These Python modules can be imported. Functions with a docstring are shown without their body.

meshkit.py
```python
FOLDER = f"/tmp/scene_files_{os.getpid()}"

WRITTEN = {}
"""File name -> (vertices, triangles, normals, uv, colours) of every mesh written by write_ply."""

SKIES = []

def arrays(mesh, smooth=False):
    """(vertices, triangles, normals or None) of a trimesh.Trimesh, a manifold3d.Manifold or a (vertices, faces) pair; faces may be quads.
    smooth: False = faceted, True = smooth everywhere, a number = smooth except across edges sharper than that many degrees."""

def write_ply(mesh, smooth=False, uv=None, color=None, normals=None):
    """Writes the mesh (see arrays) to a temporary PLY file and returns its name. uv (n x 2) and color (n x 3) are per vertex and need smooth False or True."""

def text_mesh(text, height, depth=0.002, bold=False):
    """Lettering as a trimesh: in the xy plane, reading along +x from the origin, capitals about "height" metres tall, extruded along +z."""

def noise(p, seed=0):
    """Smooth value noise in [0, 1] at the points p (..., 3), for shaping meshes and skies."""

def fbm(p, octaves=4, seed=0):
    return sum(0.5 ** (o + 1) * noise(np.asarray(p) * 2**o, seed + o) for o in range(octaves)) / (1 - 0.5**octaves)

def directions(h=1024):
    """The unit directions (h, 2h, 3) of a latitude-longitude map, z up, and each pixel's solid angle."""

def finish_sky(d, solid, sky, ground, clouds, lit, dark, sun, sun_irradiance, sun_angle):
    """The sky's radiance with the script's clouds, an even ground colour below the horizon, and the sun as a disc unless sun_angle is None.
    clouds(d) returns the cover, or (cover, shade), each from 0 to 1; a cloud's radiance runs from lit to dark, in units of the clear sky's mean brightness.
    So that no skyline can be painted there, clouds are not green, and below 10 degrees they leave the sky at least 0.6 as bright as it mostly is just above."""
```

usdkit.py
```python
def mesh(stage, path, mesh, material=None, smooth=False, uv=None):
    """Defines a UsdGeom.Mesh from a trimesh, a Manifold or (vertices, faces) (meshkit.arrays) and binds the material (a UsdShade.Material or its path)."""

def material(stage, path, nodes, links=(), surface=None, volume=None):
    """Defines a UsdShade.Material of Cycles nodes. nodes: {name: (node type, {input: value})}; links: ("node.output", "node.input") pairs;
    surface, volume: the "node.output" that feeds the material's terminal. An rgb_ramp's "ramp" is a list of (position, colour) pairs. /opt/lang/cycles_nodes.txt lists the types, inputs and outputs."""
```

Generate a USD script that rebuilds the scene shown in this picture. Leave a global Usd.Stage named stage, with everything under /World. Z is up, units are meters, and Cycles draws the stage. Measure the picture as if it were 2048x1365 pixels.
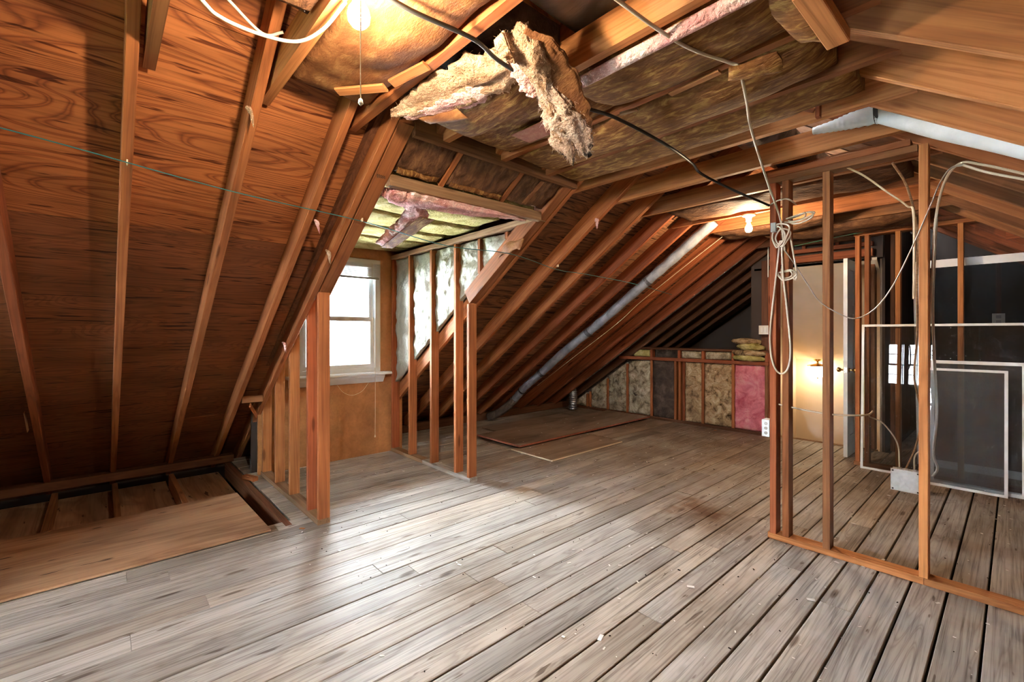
import math, random
import numpy as np, trimesh
import usdkit, meshkit
from pxr import Usd, UsdGeom, UsdLux, UsdShade, Gf, Sdf, Vt

stage = Usd.Stage.CreateInMemory()
UsdGeom.SetStageUpAxis(stage, 'Z'); UsdGeom.SetStageMetersPerUnit(stage, 1.0)
UsdGeom.Xform.Define(stage, '/World'); UsdGeom.Scope.Define(stage, '/World/Looks')
rng = np.random.default_rng(7); random.seed(7)

# ------------------------------------------------------------------ camera, sky, sun, exposure
EXPOSURE = 0.42
SKY = 36.0            # overcast sky behind both windows
SUN = 9.0
BULB = 1100.0
cam = UsdGeom.Camera.Define(stage, '/World/camera')
FPX, HC = 911.0, 1.40
fw = np.array([-0.7419, 0.6705, 0.0]); rt = np.array([0.6705, 0.7419, 0.0]); upv = np.array([0, 0, 1.0])
cam.AddTransformOp().Set(Gf.Matrix4d(*[float(v) for r in (list(rt) + [0], list(upv) + [0], list(-fw) + [0], [0, 0, HC, 1]) for v in r]))
cam.CreateHorizontalApertureAttr(36.0); cam.CreateVerticalApertureAttr(36.0 * 1365 / 2048)
cam.CreateFocalLengthAttr(36.0 * FPX / 2048)
cam.CreateVerticalApertureOffsetAttr(-15.5 * 36.0 / 2048)
cam.CreateClippingRangeAttr(Gf.Vec2f(0.05, 200)); cam.CreateExposureAttr(EXPOSURE)
dome = UsdLux.DomeLight.Define(stage, '/World/sky'); dome.CreateIntensityAttr(SKY); dome.CreateColorAttr(Gf.Vec3f(0.84, 0.93, 1.0))
sun = UsdLux.DistantLight.Define(stage, '/World/sun'); sun.CreateIntensityAttr(SUN); sun.CreateAngleAttr(4.0); sun.CreateColorAttr(Gf.Vec3f(1, .95, .86))
_d = np.array([1.0, 0.52, -0.80]); _d /= np.linalg.norm(_d)            # the way sunlight travels
_x = np.cross([0, 0, 1.0], -_d); _x /= np.linalg.norm(_x); _y = np.cross(-_d, _x)
sun.AddTransformOp().Set(Gf.Matrix4d(*[float(v) for r in (list(_x) + [0], list(_y) + [0], list(-_d) + [0], [0, 0, 20, 1]) for v in r]))

# ------------------------------------------------------------------ materials
MAT = {}
def mat(name, nodes, links, surface='p.BSDF'):
    MAT[name] = usdkit.material(stage, '/World/Looks/' + name, nodes, links, surface=surface)
def plain(name, col, rough=.6, metal=0., **kw):
    mat(name, {'p': ('principled_bsdf', dict(base_color=col, roughness=rough, metallic=metal, **kw))}, [])
def blotchy(name, c1, c2, c3, scale=6, rough=.8, bump=.3, bscale=40, dist=.01, stretch=(1, 1, 1), metal=0., detail=6., spec=.3, ycol=False):
    n = {'tc': ('texture_coordinate', {}), 'oi': ('object_info', {}), 'r': ('math', dict(math_type='multiply', value2=53.0)),
         'cb': ('combine_xyz', {}), 'ad': ('vector_math', dict(math_type='add')), 'mp': ('mapping', dict(scale=stretch)),
         'n': ('noise_texture', dict(scale=scale, detail=detail, roughness=.62, distortion=.6)),
         'rp': ('rgb_ramp', {'ramp': [(.3, c1), (.5, c2), (.68, c3)]}),
         'n2': ('noise_texture', dict(scale=bscale, detail=4., roughness=.6)),
         'b': ('bump', dict(strength=bump, distance=dist)),
         'p': ('principled_bsdf', dict(roughness=rough, metallic=metal, specular_ior_level=spec))}
    l = [('oi.random', 'r.value1'), ('r.value', 'cb.x'), ('r.value', 'cb.y'), ('tc.object', 'ad.vector1'), ('cb.vector', 'ad.vector2'),
         ('ad.vector', 'mp.vector'), ('mp.vector', 'n.vector'), ('mp.vector', 'n2.vector'), ('n.fac', 'rp.fac'), ('rp.color', 'p.base_color'),
         ('n2.fac', 'b.height'), ('b.normal', 'p.normal')]
    mat(name, n, l)
def wood(name, light, mid, dark, ring=26., sx=.55, sy=6., fine=70., rough=.62, streak=.35, blot=.35, var=.25, knots=.5, lines=.75, spec=.35, spots=None, bump=.25, dirt=False):
    """Timber grain along the object's x axis; colours linear."""
    n = {'tc': ('texture_coordinate', {}), 'oi': ('object_info', {}), 'r': ('math', dict(math_type='multiply', value2=71.0)),
         'cb': ('combine_xyz', {}), 'ad': ('vector_math', dict(math_type='add')),
         'mp': ('mapping', dict(scale=(sx, sy, sy))), 'mf': ('mapping', dict(scale=(2.2, fine, fine))), 'ml': ('mapping', dict(scale=(.9, 2.2, 2.2))),
         'n1': ('noise_texture', dict(scale=1., detail=1.6, roughness=.45, distortion=.35)),
         'k1': ('math', dict(math_type='multiply', value2=ring * 6.283)), 's': ('math', dict(math_type='sine')),
         'rp': ('rgb_ramp', {'ramp': [(0, light), (.45, light), (.72, mid), (.93, dark), (1, mid)]}),
         'sm': ('map_range', dict(from_min=-1., from_max=1., to_min=0., to_max=1.)),
         'nf': ('noise_texture', dict(scale=1., detail=3., roughness=.6)),
         'rf': ('rgb_ramp', {'ramp': [(.28, (1 - streak,) * 3), (.5, (1, 1, 1)), (.75, (1 + .12,) * 3)]}),
         'm1': ('mix_color', dict(blend_type='multiply', fac=1., use_clamp=False)),
         'nl': ('noise_texture', dict(scale=1.3, detail=3., roughness=.55)),
         'rl': ('rgb_ramp', {'ramp': [(.3, (1 - blot, 1 - blot * 1.05, 1 - blot * 1.1)), (.55, (1, 1, 1)), (.75, (1.12, 1.1, 1.05))]}),
         'm2': ('mix_color', dict(blend_type='multiply', fac=1., use_clamp=False)),
         'mk': ('mapping', dict(scale=(1.6, 7., 7.))), 'vk': ('voronoi_texture', dict(scale=1., randomness=1.)),
         'rk': ('rgb_ramp', {'ramp': [(0, (.22, .16, .13)), (.07, (.35, .27, .22)), (.12, (1, 1, 1))]}),
         'm3': ('mix_color', dict(blend_type='multiply', fac=knots, use_clamp=False)),
         'mv': ('map_range', dict(from_min=0., from_max=1., to_min=1 - var, to_max=1 + var)),
         'h': ('hsv', dict(hue=.5, saturation=1., fac=1.)),
         'm0': ('mix_color', dict(blend_type='mix', fac=lines, a=tuple((np.array(light) + np.array(mid)) / 2))),
         'b': ('bump', dict(strength=bump, distance=.002)),
         'p': ('principled_bsdf', dict(roughness=rough, specular_ior_level=spec))}
    l = [('oi.random', 'r.value1'), ('r.value', 'cb.x'), ('r.value', 'cb.y'), ('r.value', 'cb.z'), ('tc.object', 'ad.vector1'), ('cb.vector', 'ad.vector2'),
         ('ad.vector', 'mp.vector'), ('ad.vector', 'mf.vector'), ('ad.vector', 'ml.vector'), ('ad.vector', 'mk.vector'),
         ('mp.vector', 'n1.vector'), ('n1.fac', 'k1.value1'), ('k1.value', 's.value1'), ('s.value', 'sm.value'), ('sm.result', 'rp.fac'),
         ('rp.color', 'm0.b'), ('mf.vector', 'nf.vector'), ('nf.fac', 'rf.fac'), ('m0.result', 'm1.a'), ('rf.color', 'm1.b'),
         ('ml.vector', 'nl.vector'), ('nl.fac', 'rl.fac'), ('m1.result', 'm2.a'), ('rl.color', 'm2.b'),
         ('mk.vector', 'vk.vector'), ('vk.distance', 'rk.fac'), ('m2.result', 'm3.a'), ('rk.color', 'm3.b'),
         ('oi.random', 'mv.value'), ('mv.result', 'h.value'), ('m3.result', 'h.color'), ('nf.fac', 'b.height'), ('b.normal', 'p.normal')]
    last = 'h.color'
    if spots:                                              # dark dashes: torn veneer, splinters, stains along the grain
        scl, thr, colr = spots
        n.update({'ms': ('mapping', dict(scale=scl)), 'ns': ('noise_texture', dict(scale=1., detail=2., roughness=.5)),
                  'rs': ('rgb_ramp', {'ramp': [(thr, (1, 1, 1)), (thr + .045, colr)]}),
                  'm4': ('mix_color', dict(blend_type='multiply', fac=1., use_clamp=False))})
        l += [('ad.vector', 'ms.vector'), ('ms.vector', 'ns.vector'), ('ns.fac', 'rs.fac'), (last, 'm4.a'), ('rs.color', 'm4.b')]
        last = 'm4.result'
    if dirt:                                               # tracked-in grime towards the far end and one old brown stain
        n.update({'ge': ('geometry', {}), 'sp': ('separate_xyz', {}), 'gy': ('map_range', dict(from_min=2.2, from_max=7.2, to_min=-.12, to_max=.22, clamp=True)),
                  'nd': ('noise_texture', dict(scale=1.1, detail=5., roughness=.6)), 'ga': ('math', dict(math_type='add')),
                  'rd': ('rgb_ramp', {'ramp': [(.42, (1, 1, 1)), (.60, (.74, .66, .60)), (.78, (.46, .36, .30))]}), 'm5': ('mix_color', dict(blend_type='multiply', fac=1., use_clamp=False)),
                  'ds': ('vector_math', dict(math_type='distance', vector2=(-1.72, 3.52, 0))), 'n6': ('noise_texture', dict(scale=5., detail=4.)), 'd2': ('math', dict(math_type='multiply_add', value2=.55)),
                  'r6': ('rgb_ramp', {'ramp': [(.36, (.50, .32, .22)), (.47, (.85, .78, .72)), (.56, (1, 1, 1))]}), 'm6': ('mix_color', dict(blend_type='multiply', fac=1., use_clamp=False))})
        l += [('ge.position', 'sp.vector'), ('sp.y', 'gy.value'), ('ge.position', 'nd.vector'), ('nd.fac', 'ga.value1'), ('gy.result', 'ga.value2'), ('ga.value', 'rd.fac'), (last, 'm5.a'), ('rd.color', 'm5.b'),
              ('ge.position', 'ds.vector1'), ('ge.position', 'n6.vector'), ('n6.fac', 'd2.value1'), ('ds.value', 'd2.value3'), ('d2.value', 'r6.fac'), ('m5.result', 'm6.a'), ('r6.color', 'm6.b')]
        last = 'm6.result'
    mat(name, n, l + [(last, 'p.base_color')])

wood('timber_orange', (.37, .135, .047), (.29, .095, .032), (.18, .054, .019), ring=9, sy=9, sx=.35, lines=.42, rough=.7, spec=.2, streak=.28, knots=.75)
wood('timber_red', (.31, .092, .035), (.235, .064, .024), (.14, .036, .014), ring=8, sy=9, sx=.35, lines=.42, rough=.7, spec=.2, streak=.28, knots=.75)
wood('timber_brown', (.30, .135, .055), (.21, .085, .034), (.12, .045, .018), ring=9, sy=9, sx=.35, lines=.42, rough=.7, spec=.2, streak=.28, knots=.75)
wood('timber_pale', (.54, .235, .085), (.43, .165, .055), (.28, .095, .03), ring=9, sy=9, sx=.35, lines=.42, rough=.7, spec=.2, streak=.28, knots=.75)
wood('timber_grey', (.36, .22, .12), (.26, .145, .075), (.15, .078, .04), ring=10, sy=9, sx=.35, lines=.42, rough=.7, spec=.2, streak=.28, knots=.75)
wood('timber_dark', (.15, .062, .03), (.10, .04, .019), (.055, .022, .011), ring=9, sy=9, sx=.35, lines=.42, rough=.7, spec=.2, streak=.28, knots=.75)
wood('plywood_figured', (.47, .17, .055), (.38, .125, .038), (.20, .056, .019), ring=46, sx=.40, sy=2.3, fine=80, streak=.42, blot=.38, var=.1, knots=.6, lines=.9, spots=((4., 40., 40.), .635, (.30, .20, .15)))
wood('plywood_fine', (.29, .105, .04), (.22, .075, .028), (.13, .04, .016), ring=34, sx=.9, sy=4.2, fine=90, streak=.5, blot=.35, var=.12, knots=.15, lines=.5, spots=((3.5, 42., 42.), .63, (.25, .17, .13)))
wood('plywood_far', (.27, .115, .05), (.2, .08, .034), (.12, .045, .02), ring=14, sx=.7, sy=5, fine=60, streak=.5, var=.1, spots=((3.5, 42., 42.), .58, (.2, .13, .1)))
wood('roof_board', (.42, .25, .13), (.32, .17, .085), (.2, .1, .05), ring=8, sy=7, sx=.3)
wood('loose_sheet', (.50, .31, .185), (.41, .235, .13), (.28, .145, .08), ring=6, sx=.5, sy=3.5, fine=60, streak=.25, blot=.4, var=.08, knots=0, lines=.6, spots=((5., 26., 26.), .68, (.2, .16, .14)))
wood('floor_sheet', (.36, .27, .20), (.28, .20, .145), (.17, .115, .085), ring=4, sx=.5, sy=3., fine=60, streak=.3, blot=.5, var=.15, knots=0, lines=.4, rough=.6)
for nm, f_ in (('floor_wood', (1, 1, 1)), ('floor_wood_warm', (1.02, .965, .90)), ('floor_wood_dark', (.82, .80, .78))):
    q = lambda c: tuple(np.array(c) * np.array(f_))
    wood(nm, q((.50, .47, .43)), q((.43, .395, .355)), q((.285, .25, .215)), ring=9, sx=.5, sy=8.5, fine=95, streak=.5, blot=.32, var=.13, knots=.8, lines=.6, rough=.6, spec=.24, spots=((5., 30., 30.), .685, (.42, .37, .34)), bump=.3, dirt=True)
plain('subfloor_black', (.012, .010, .009), .95)
wood('hardboard', (.50, .23, .085), (.45, .2, .07), (.38, .16, .055), ring=3, sx=1., sy=1.6, fine=40, streak=.12, blot=.3, var=.02, knots=0, lines=.4, rough=.5)
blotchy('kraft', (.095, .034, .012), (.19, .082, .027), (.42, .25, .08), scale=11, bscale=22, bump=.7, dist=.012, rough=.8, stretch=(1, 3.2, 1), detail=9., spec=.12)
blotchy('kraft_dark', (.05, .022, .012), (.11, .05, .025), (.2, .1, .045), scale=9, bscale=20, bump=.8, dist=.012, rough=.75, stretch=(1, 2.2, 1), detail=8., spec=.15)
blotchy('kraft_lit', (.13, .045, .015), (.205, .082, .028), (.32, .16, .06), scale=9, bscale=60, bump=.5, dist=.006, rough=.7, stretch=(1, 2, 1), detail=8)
blotchy('red_print', (.22, .07, .04), (.3, .1, .06), (.33, .15, .08), scale=30, rough=.7)
blotchy('black_paper', (.03, .02, .015), (.07, .046, .035), (.13, .095, .075), scale=8, bscale=22, bump=.7, dist=.015, rough=.5, spec=.15)
blotchy('silver_kraft', (.28, .28, .22), (.40, .40, .33), (.48, .48, .41), scale=5, bscale=16, bump=.9, dist=.02, rough=.5, stretch=(1, 1, .8))
blotchy('fibreglass_tan', (.30, .17, .10), (.52, .34, .22), (.74, .56, .40), scale=12, bscale=90, bump=1., dist=.02, rough=.95, spec=.05)
blotchy('fibreglass_pale', (.50, .34, .26), (.70, .53, .43), (.82, .72, .64), scale=12, bscale=90, bump=1., dist=.02, rough=.95, spec=.05)
blotchy('fibreglass_yellow', (.28, .23, .07), (.50, .43, .17), (.66, .58, .30), scale=7, bscale=50, bump=.9, dist=.02, rough=.95, spec=.05)
blotchy('fibreglass_pink', (.50, .09, .13), (.75, .24, .28), (.83, .45, .45), scale=6, bscale=50, bump=1., dist=.02, rough=.95, spec=.05)
blotchy('fibreglass_pale_pink', (.66, .28, .28), (.82, .50, .48), (.86, .74, .70), scale=7, bscale=50, bump=1., dist=.02, rough=.95, spec=.05)
blotchy('fibreglass_dirty', (.04, .035, .028), (.42, .34, .23), (.66, .58, .44), scale=9, bscale=40, bump=1., dist=.03, rough=.95, spec=.05)
blotchy('fibreglass_rust', (.05, .038, .024), (.44, .30, .17), (.62, .48, .31), scale=9, bscale=40, bump=1., dist=.03, rough=.95, spec=.05)
blotchy('galvanised', (.58, .60, .62), (.68, .70, .72), (.76, .78, .80), scale=22, bscale=60, bump=.15, dist=.003, rough=.45, metal=.25)
blotchy('duct_metal', (.46, .44, .42), (.56, .54, .52), (.68, .66, .64), scale=6, bscale=40, bump=.25, dist=.004, rough=.42, metal=.35, stretch=(.4, 3, 3))
blotchy('duct_wrap', (.03, .03, .035), (.09, .09, .1), (.2, .2, .22), scale=7, bscale=18, bump=.8, dist=.012, rough=.22)
blotchy('duct_grey', (.15, .16, .18), (.23, .24, .27), (.32, .33, .36), scale=8, bscale=26, bump=.5, dist=.006, rough=.4)
blotchy('duct_white', (.55, .60, .62), (.66, .70, .71), (.74, .76, .76), scale=5, bscale=14, bump=.4, dist=.008, rough=.35)
blotchy('foil', (.12, .12, .13), (.34, .34, .36), (.65, .65, .67), scale=16, bscale=24, bump=.9, dist=.01, rough=.25, metal=.8)
blotchy('white_paint', (.78, .78, .77), (.83, .83, .82), (.86, .86, .85), scale=3, bscale=40, bump=.06, dist=.002, rough=.4)
blotchy('door_paint', (.58, .60, .60), (.66, .67, .67), (.7, .71, .7), scale=3, bscale=40, bump=.06, dist=.002, rough=.35)
blotchy('aluminium_white', (.76, .78, .80), (.82, .84, .86), (.84, .86, .88), scale=5, bscale=40, bump=.05, dist=.001, rough=.35)
blotchy('wallpaper', (.62, .50, .36), (.66, .54, .40), (.69, .57, .43), scale=2, bscale=120, bump=.1, dist=.002, rough=.7)
plain('vinyl_white', (.86, .88, .89), .35)
plain('cable_cream', (.66, .58, .47), .45)
plain('cable_tape', (.60, .58, .56), .4)
plain('cable_black', (.018, .017, .016), .4)
plain('line_teal', (.03, .14, .15), .5)
plain('string_pale', (.72, .62, .45), .7)
plain('porcelain', (.82, .80, .76), .25)
plain('plastic_ivory', (.78, .76, .70), .4)
plain('brass', (.62, .42, .14), .22, 1.0)
plain('nickel', (.7, .68, .64), .25, 1.0)
plain('teal_tape', (.05, .22, .15), .5)
plain('white_chip', (.78, .76, .72), .8)
plain('dark_plaster', (.085, .065, .055), .9)
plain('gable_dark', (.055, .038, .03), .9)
plain('bush_pink', (.55, .12, .2), .8)
plain('lawn', (.12, .17, .06), .9)
blotchy('bead_board', (.4, .42, .4), (.46, .48, .46), (.5, .52, .5), scale=4)
def emit(name, col, s):
    mat(name, {'e': ('emission', dict(color=col, strength=s))}, [], 'e.emission')
emit('bulb_light', (1.0, .77, .52), BULB)
emit('bulb_light_far', (1.0, .74, .46), BULB * 1.15)
emit('lantern_light', (1.0, .76, .48), 34.0)
def glass(name, ior, tint, rough=.0, haze=0., hcol=(.6, .6, .6)):
    n = {'t': ('transparent_bsdf', dict(color=tint)), 'g': ('glossy_bsdf', dict(color=(1, 1, 1), roughness=rough)), 'f': ('fresnel', dict(IOR=ior)),
         'm': ('mix_closure', {}), 'd': ('diffuse_bsdf', dict(color=hcol)), 'm2': ('mix_closure', dict(fac=haze))}
    mat(name, n, [('f.fac', 'm.fac'), ('t.BSDF', 'm.closure1'), ('g.BSDF', 'm.closure2'), ('m.closure', 'm2.closure1'), ('d.BSDF', 'm2.closure2')], 'm2.closure')
glass('pane_glass', 1.5, (.97, .98, .98))
glass('storm_glass', 1.33, (.80, .82, .84), haze=.02)
glass('storm_glass_dusty', 1.42, (.66, .69, .72), haze=.08)
glass('insect_screen', 1.15, (.22, .23, .24), .3, .10, (.05, .055, .06))

# ------------------------------------------------------------------ prim helpers
COUNT = {}; WM = {'/World': np.eye(4)}
def unique(parent, name):
    k = (parent, name); i = COUNT.get(k, 0); COUNT[k] = i + 1
    return parent + '/' + (name if i == 0 else '%s_%03d' % (name, i))
def setm(prim, M):
    UsdGeom.Xformable(prim).AddTransformOp().Set(Gf.Matrix4d(*[float(v) for v in M.T.ravel()]))
GROUPS = {'rafter': 'roof rafters', 'collar_tie': 'collar ties', 'ceiling_batt': 'paper faced batts between the ties', 'insulation_batt': 'insulation batts in the knee wall', 'dormer_batt': 'yellow batts over the dormer',
          'cheek_batt': 'silvery batts in the dormer side wall', 'header_batt': 'brown batts between the dormer headers', 'floor_joist': 'open joists at the eave', 'storm_pane': 'leaning storm panes', 'cable': 'loose cables', 'ceiling_bulb': 'bare ceiling bulbs',
          'jack_rafter': 'jack rafters between the dormer headers', 'wool_tuft': 'wool tufts caught on the rafters', 'floor_panel': 'loose panels on the far floor', 'floor_scrap': 'scraps on the floor', 'dormer_trimmer': 'dormer trimmers', 'dormer_header': 'dormer headers', 'roof_strut': 'roof struts', 'dark_stud': 'dark studs deep behind'}
def tag(path, label=None, cat=None, group=None, kind=None):
    base = path.rsplit('/', 1)[1]; base = base[:-4] if base[-3:].isdigit() else base
    if cat and path.count('/') == 2 and not group: group = GROUPS.get(base)
    p = stage.GetPrimAtPath(path)
    for k, v in (('label', label), ('category', cat), ('group', group), ('kind', kind)):
        if v: p.SetCustomDataByKey(k, v)
def thing(name, label, cat, loc=(0, 0, 0), group=None, kind=None):
    path = unique('/World', name); x = UsdGeom.Xform.Define(stage, path)
    M = np.eye(4); M[:3, 3] = loc; setm(x.GetPrim(), M); WM[path] = M
    tag(path, label, cat, group, kind); return path
def part(parent, name, mesh, m, M=None, smooth=False, label=None, kind=None):
    """One Mesh prim; mesh in world coordinates when M is None, else in the frame M (world)."""
    if isinstance(mesh, tuple): v, f = np.asarray(mesh[0], float), np.asarray(mesh[1], int)
    else: v, f = np.array(mesh.vertices, float), np.array(mesh.faces)
    if M is None:
        M = np.eye(4); M[:3, 3] = (v.min(0) + v.max(0)) / 2; v = v - M[:3, 3]
    path = unique(parent, name)
    g = usdkit.mesh(stage, path, (v, f), MAT[m], smooth)
    setm(g.GetPrim(), np.linalg.inv(WM[parent]) @ M); WM[path] = M
    if label or kind: tag(path, label, None, None, kind)
    return path
def solo(name, label, cat, mesh, m, M=None, smooth=False, group=None, kind=None):
    p = part('/World', name, mesh, m, M, smooth); tag(p, label, cat, group, kind); return p
def cat_(ms): return trimesh.util.concatenate([m if isinstance(m, trimesh.Trimesh) else trimesh.Trimesh(*tri(m), process=False) for m in ms])
def tri(m):
    v, f = np.asarray(m[0], float), np.asarray(m[1], int)
    if f.shape[1] == 4: f = np.vstack([f[:, [0, 1, 2]], f[:, [0, 2, 3]]])
    return v, f

# ------------------------------------------------------------------ shape helpers
def bar(L, w, h, c=.003, taper=0.):
    """Long box along x, long edges chamfered."""
    c = min(c, w * .3, h * .3); a, b = w / 2, h / 2
    sec = np.array([(-a + c, -b), (a - c, -b), (a, -b + c), (a, b - c), (a - c, b), (-a + c, b), (-a, b - c), (-a, -b + c)])
    v = np.vstack([np.c_[np.full(8, -L / 2), sec], np.c_[np.full(8, L / 2), sec]])
    f = []
    for i in range(8):
        j = (i + 1) % 8; f += [(i, j, 8 + j), (i, 8 + j, 8 + i)]
    for i in range(1, 7): f += [(0, i + 1, i), (8, 8 + i, 8 + i + 1)]
    return trimesh.Trimesh(v, f, process=False)
def frame(p0, p1, up):
    p0, p1, up = (np.asarray(q, float) for q in (p0, p1, up)); x = p1 - p0; L = np.linalg.norm(x); x /= L
    y = np.cross(up, x); y /= np.linalg.norm(y); z = np.cross(x, y)
    M = np.eye(4); M[:3, 0], M[:3, 1], M[:3, 2], M[:3, 3] = x, y, z, (p0 + p1) / 2
    return M, L
def timber(parent, name, p0, p1, w, h, m, up=(0, 0, 1), **kw):
    """A stick from p0 to p1 (centre line), w across, h along up."""
    M, L = frame(p0, p1, up); return part(parent, name, bar(L, w, h), m, M, **kw)
def lumber(name, label, cat, p0, p1, w, h, m, up=(0, 0, 1), group=None, kind=None):
    p = timber('/World', name, p0, p1, w, h, m, up); tag(p, label, cat, group, kind); return p
def stud(parent, x0, x1, y0, y1, z0, z1, m, name='stud'):
    M, L = frame(((x0 + x1) / 2, (y0 + y1) / 2, z0), ((x0 + x1) / 2, (y0 + y1) / 2, z1), (0, 1, 0))
    return part(parent, name, bar(L, x1 - x0, y1 - y0), m, M)
def box(x0, x1, y0, y1, z0, z1):
    m = trimesh.creation.box((x1 - x0, y1 - y0, z1 - z0)); m.apply_translation(((x0 + x1) / 2, (y0 + y1) / 2, (z0 + z1) / 2)); return m
def prism(poly, axis, a, b):
    """Convex polygon (in the two other axes, in order) extruded along axis from a to b."""
    poly = np.asarray(poly, float); n = len(poly); o = [i for i in range(3) if i != axis]
    v = np.zeros((2 * n, 3)); v[:n, o] = poly; v[n:, o] = poly; v[:n, axis] = a; v[n:, axis] = b
    return trimesh.convex.convex_hull(v)
def spline(pts, n=8):
    p = np.asarray(pts, float)
    if len(p) < 3: return np.linspace(p[0], p[-1], n + 1)
    q = np.vstack([2 * p[0] - p[1], p, 2 * p[-1] - p[-2]]); out = []
    for i in range(1, len(q) - 2):
        for t in np.arange(n) / n:
            a, b, c, d = q[i - 1], q[i], q[i + 1], q[i + 2]
            out.append(.5 * (2 * b + (c - a) * t + (2 * a - 5 * b + 4 * c - d) * t ** 2 + (3 * b - a - 3 * c + d) * t ** 3))
    return np.array(out + [p[-1]])
def tube(pts, r, n=8, sm=6, flat=None):
    P = spline(pts, sm) if sm else np.asarray(pts, float); m = len(P)
    R = np.full(m, r) if np.ndim(r) == 0 else np.interp(np.linspace(0, 1, m), np.linspace(0, 1, len(r)), r)
    T = np.gradient(P, axis=0); T /= np.linalg.norm(T, axis=1, keepdims=True) + 1e-12
    u = np.cross(T[0], [0, 0, 1.0]); u = u if np.linalg.norm(u) > .05 else np.cross(T[0], [1.0, 0, 0]); V = []
    for i in range(m):
        u = u - T[i] * (u @ T[i]); u /= np.linalg.norm(u); w = np.cross(T[i], u)
        a = np.arange(n) / n * 2 * np.pi; e = (1, 1) if flat is None else flat
        V.append(P[i] + R[i] * (e[0] * np.cos(a)[:, None] * u + e[1] * np.sin(a)[:, None] * w))
    V = np.vstack(V + [P[:1], P[-1:]]); F = []
    for i in range(m - 1):
        for j in range(n):
            k = (j + 1) % n; F += [(i * n + j, i * n + k, i * n + n + k), (i * n + j, i * n + n + k, i * n + n + j)]
    for j in range(n):
        k = (j + 1) % n; F += [(m * n, k, j), (m * n + 1, (m - 1) * n + j, (m - 1) * n + k)]
    return trimesh.Trimesh(V, F, process=False)
def lathe(prof, n=20, at=(0, 0, 0)):
    prof = np.asarray(prof, float); m = len(prof); a = np.arange(n) / n * 2 * np.pi
    V = np.vstack([np.c_[r * np.cos(a), r * np.sin(a), np.full(n, z)] for r, z in prof]); F = []
    for i in range(m - 1):
        for j in range(n):
            k = (j + 1) % n; F += [(i * n + j, i * n + k, i * n + n + k), (i * n + j, i * n + n + k, i * n + n + j)]
    t = trimesh.Trimesh(V + np.asarray(at), F, process=False); return t
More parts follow.
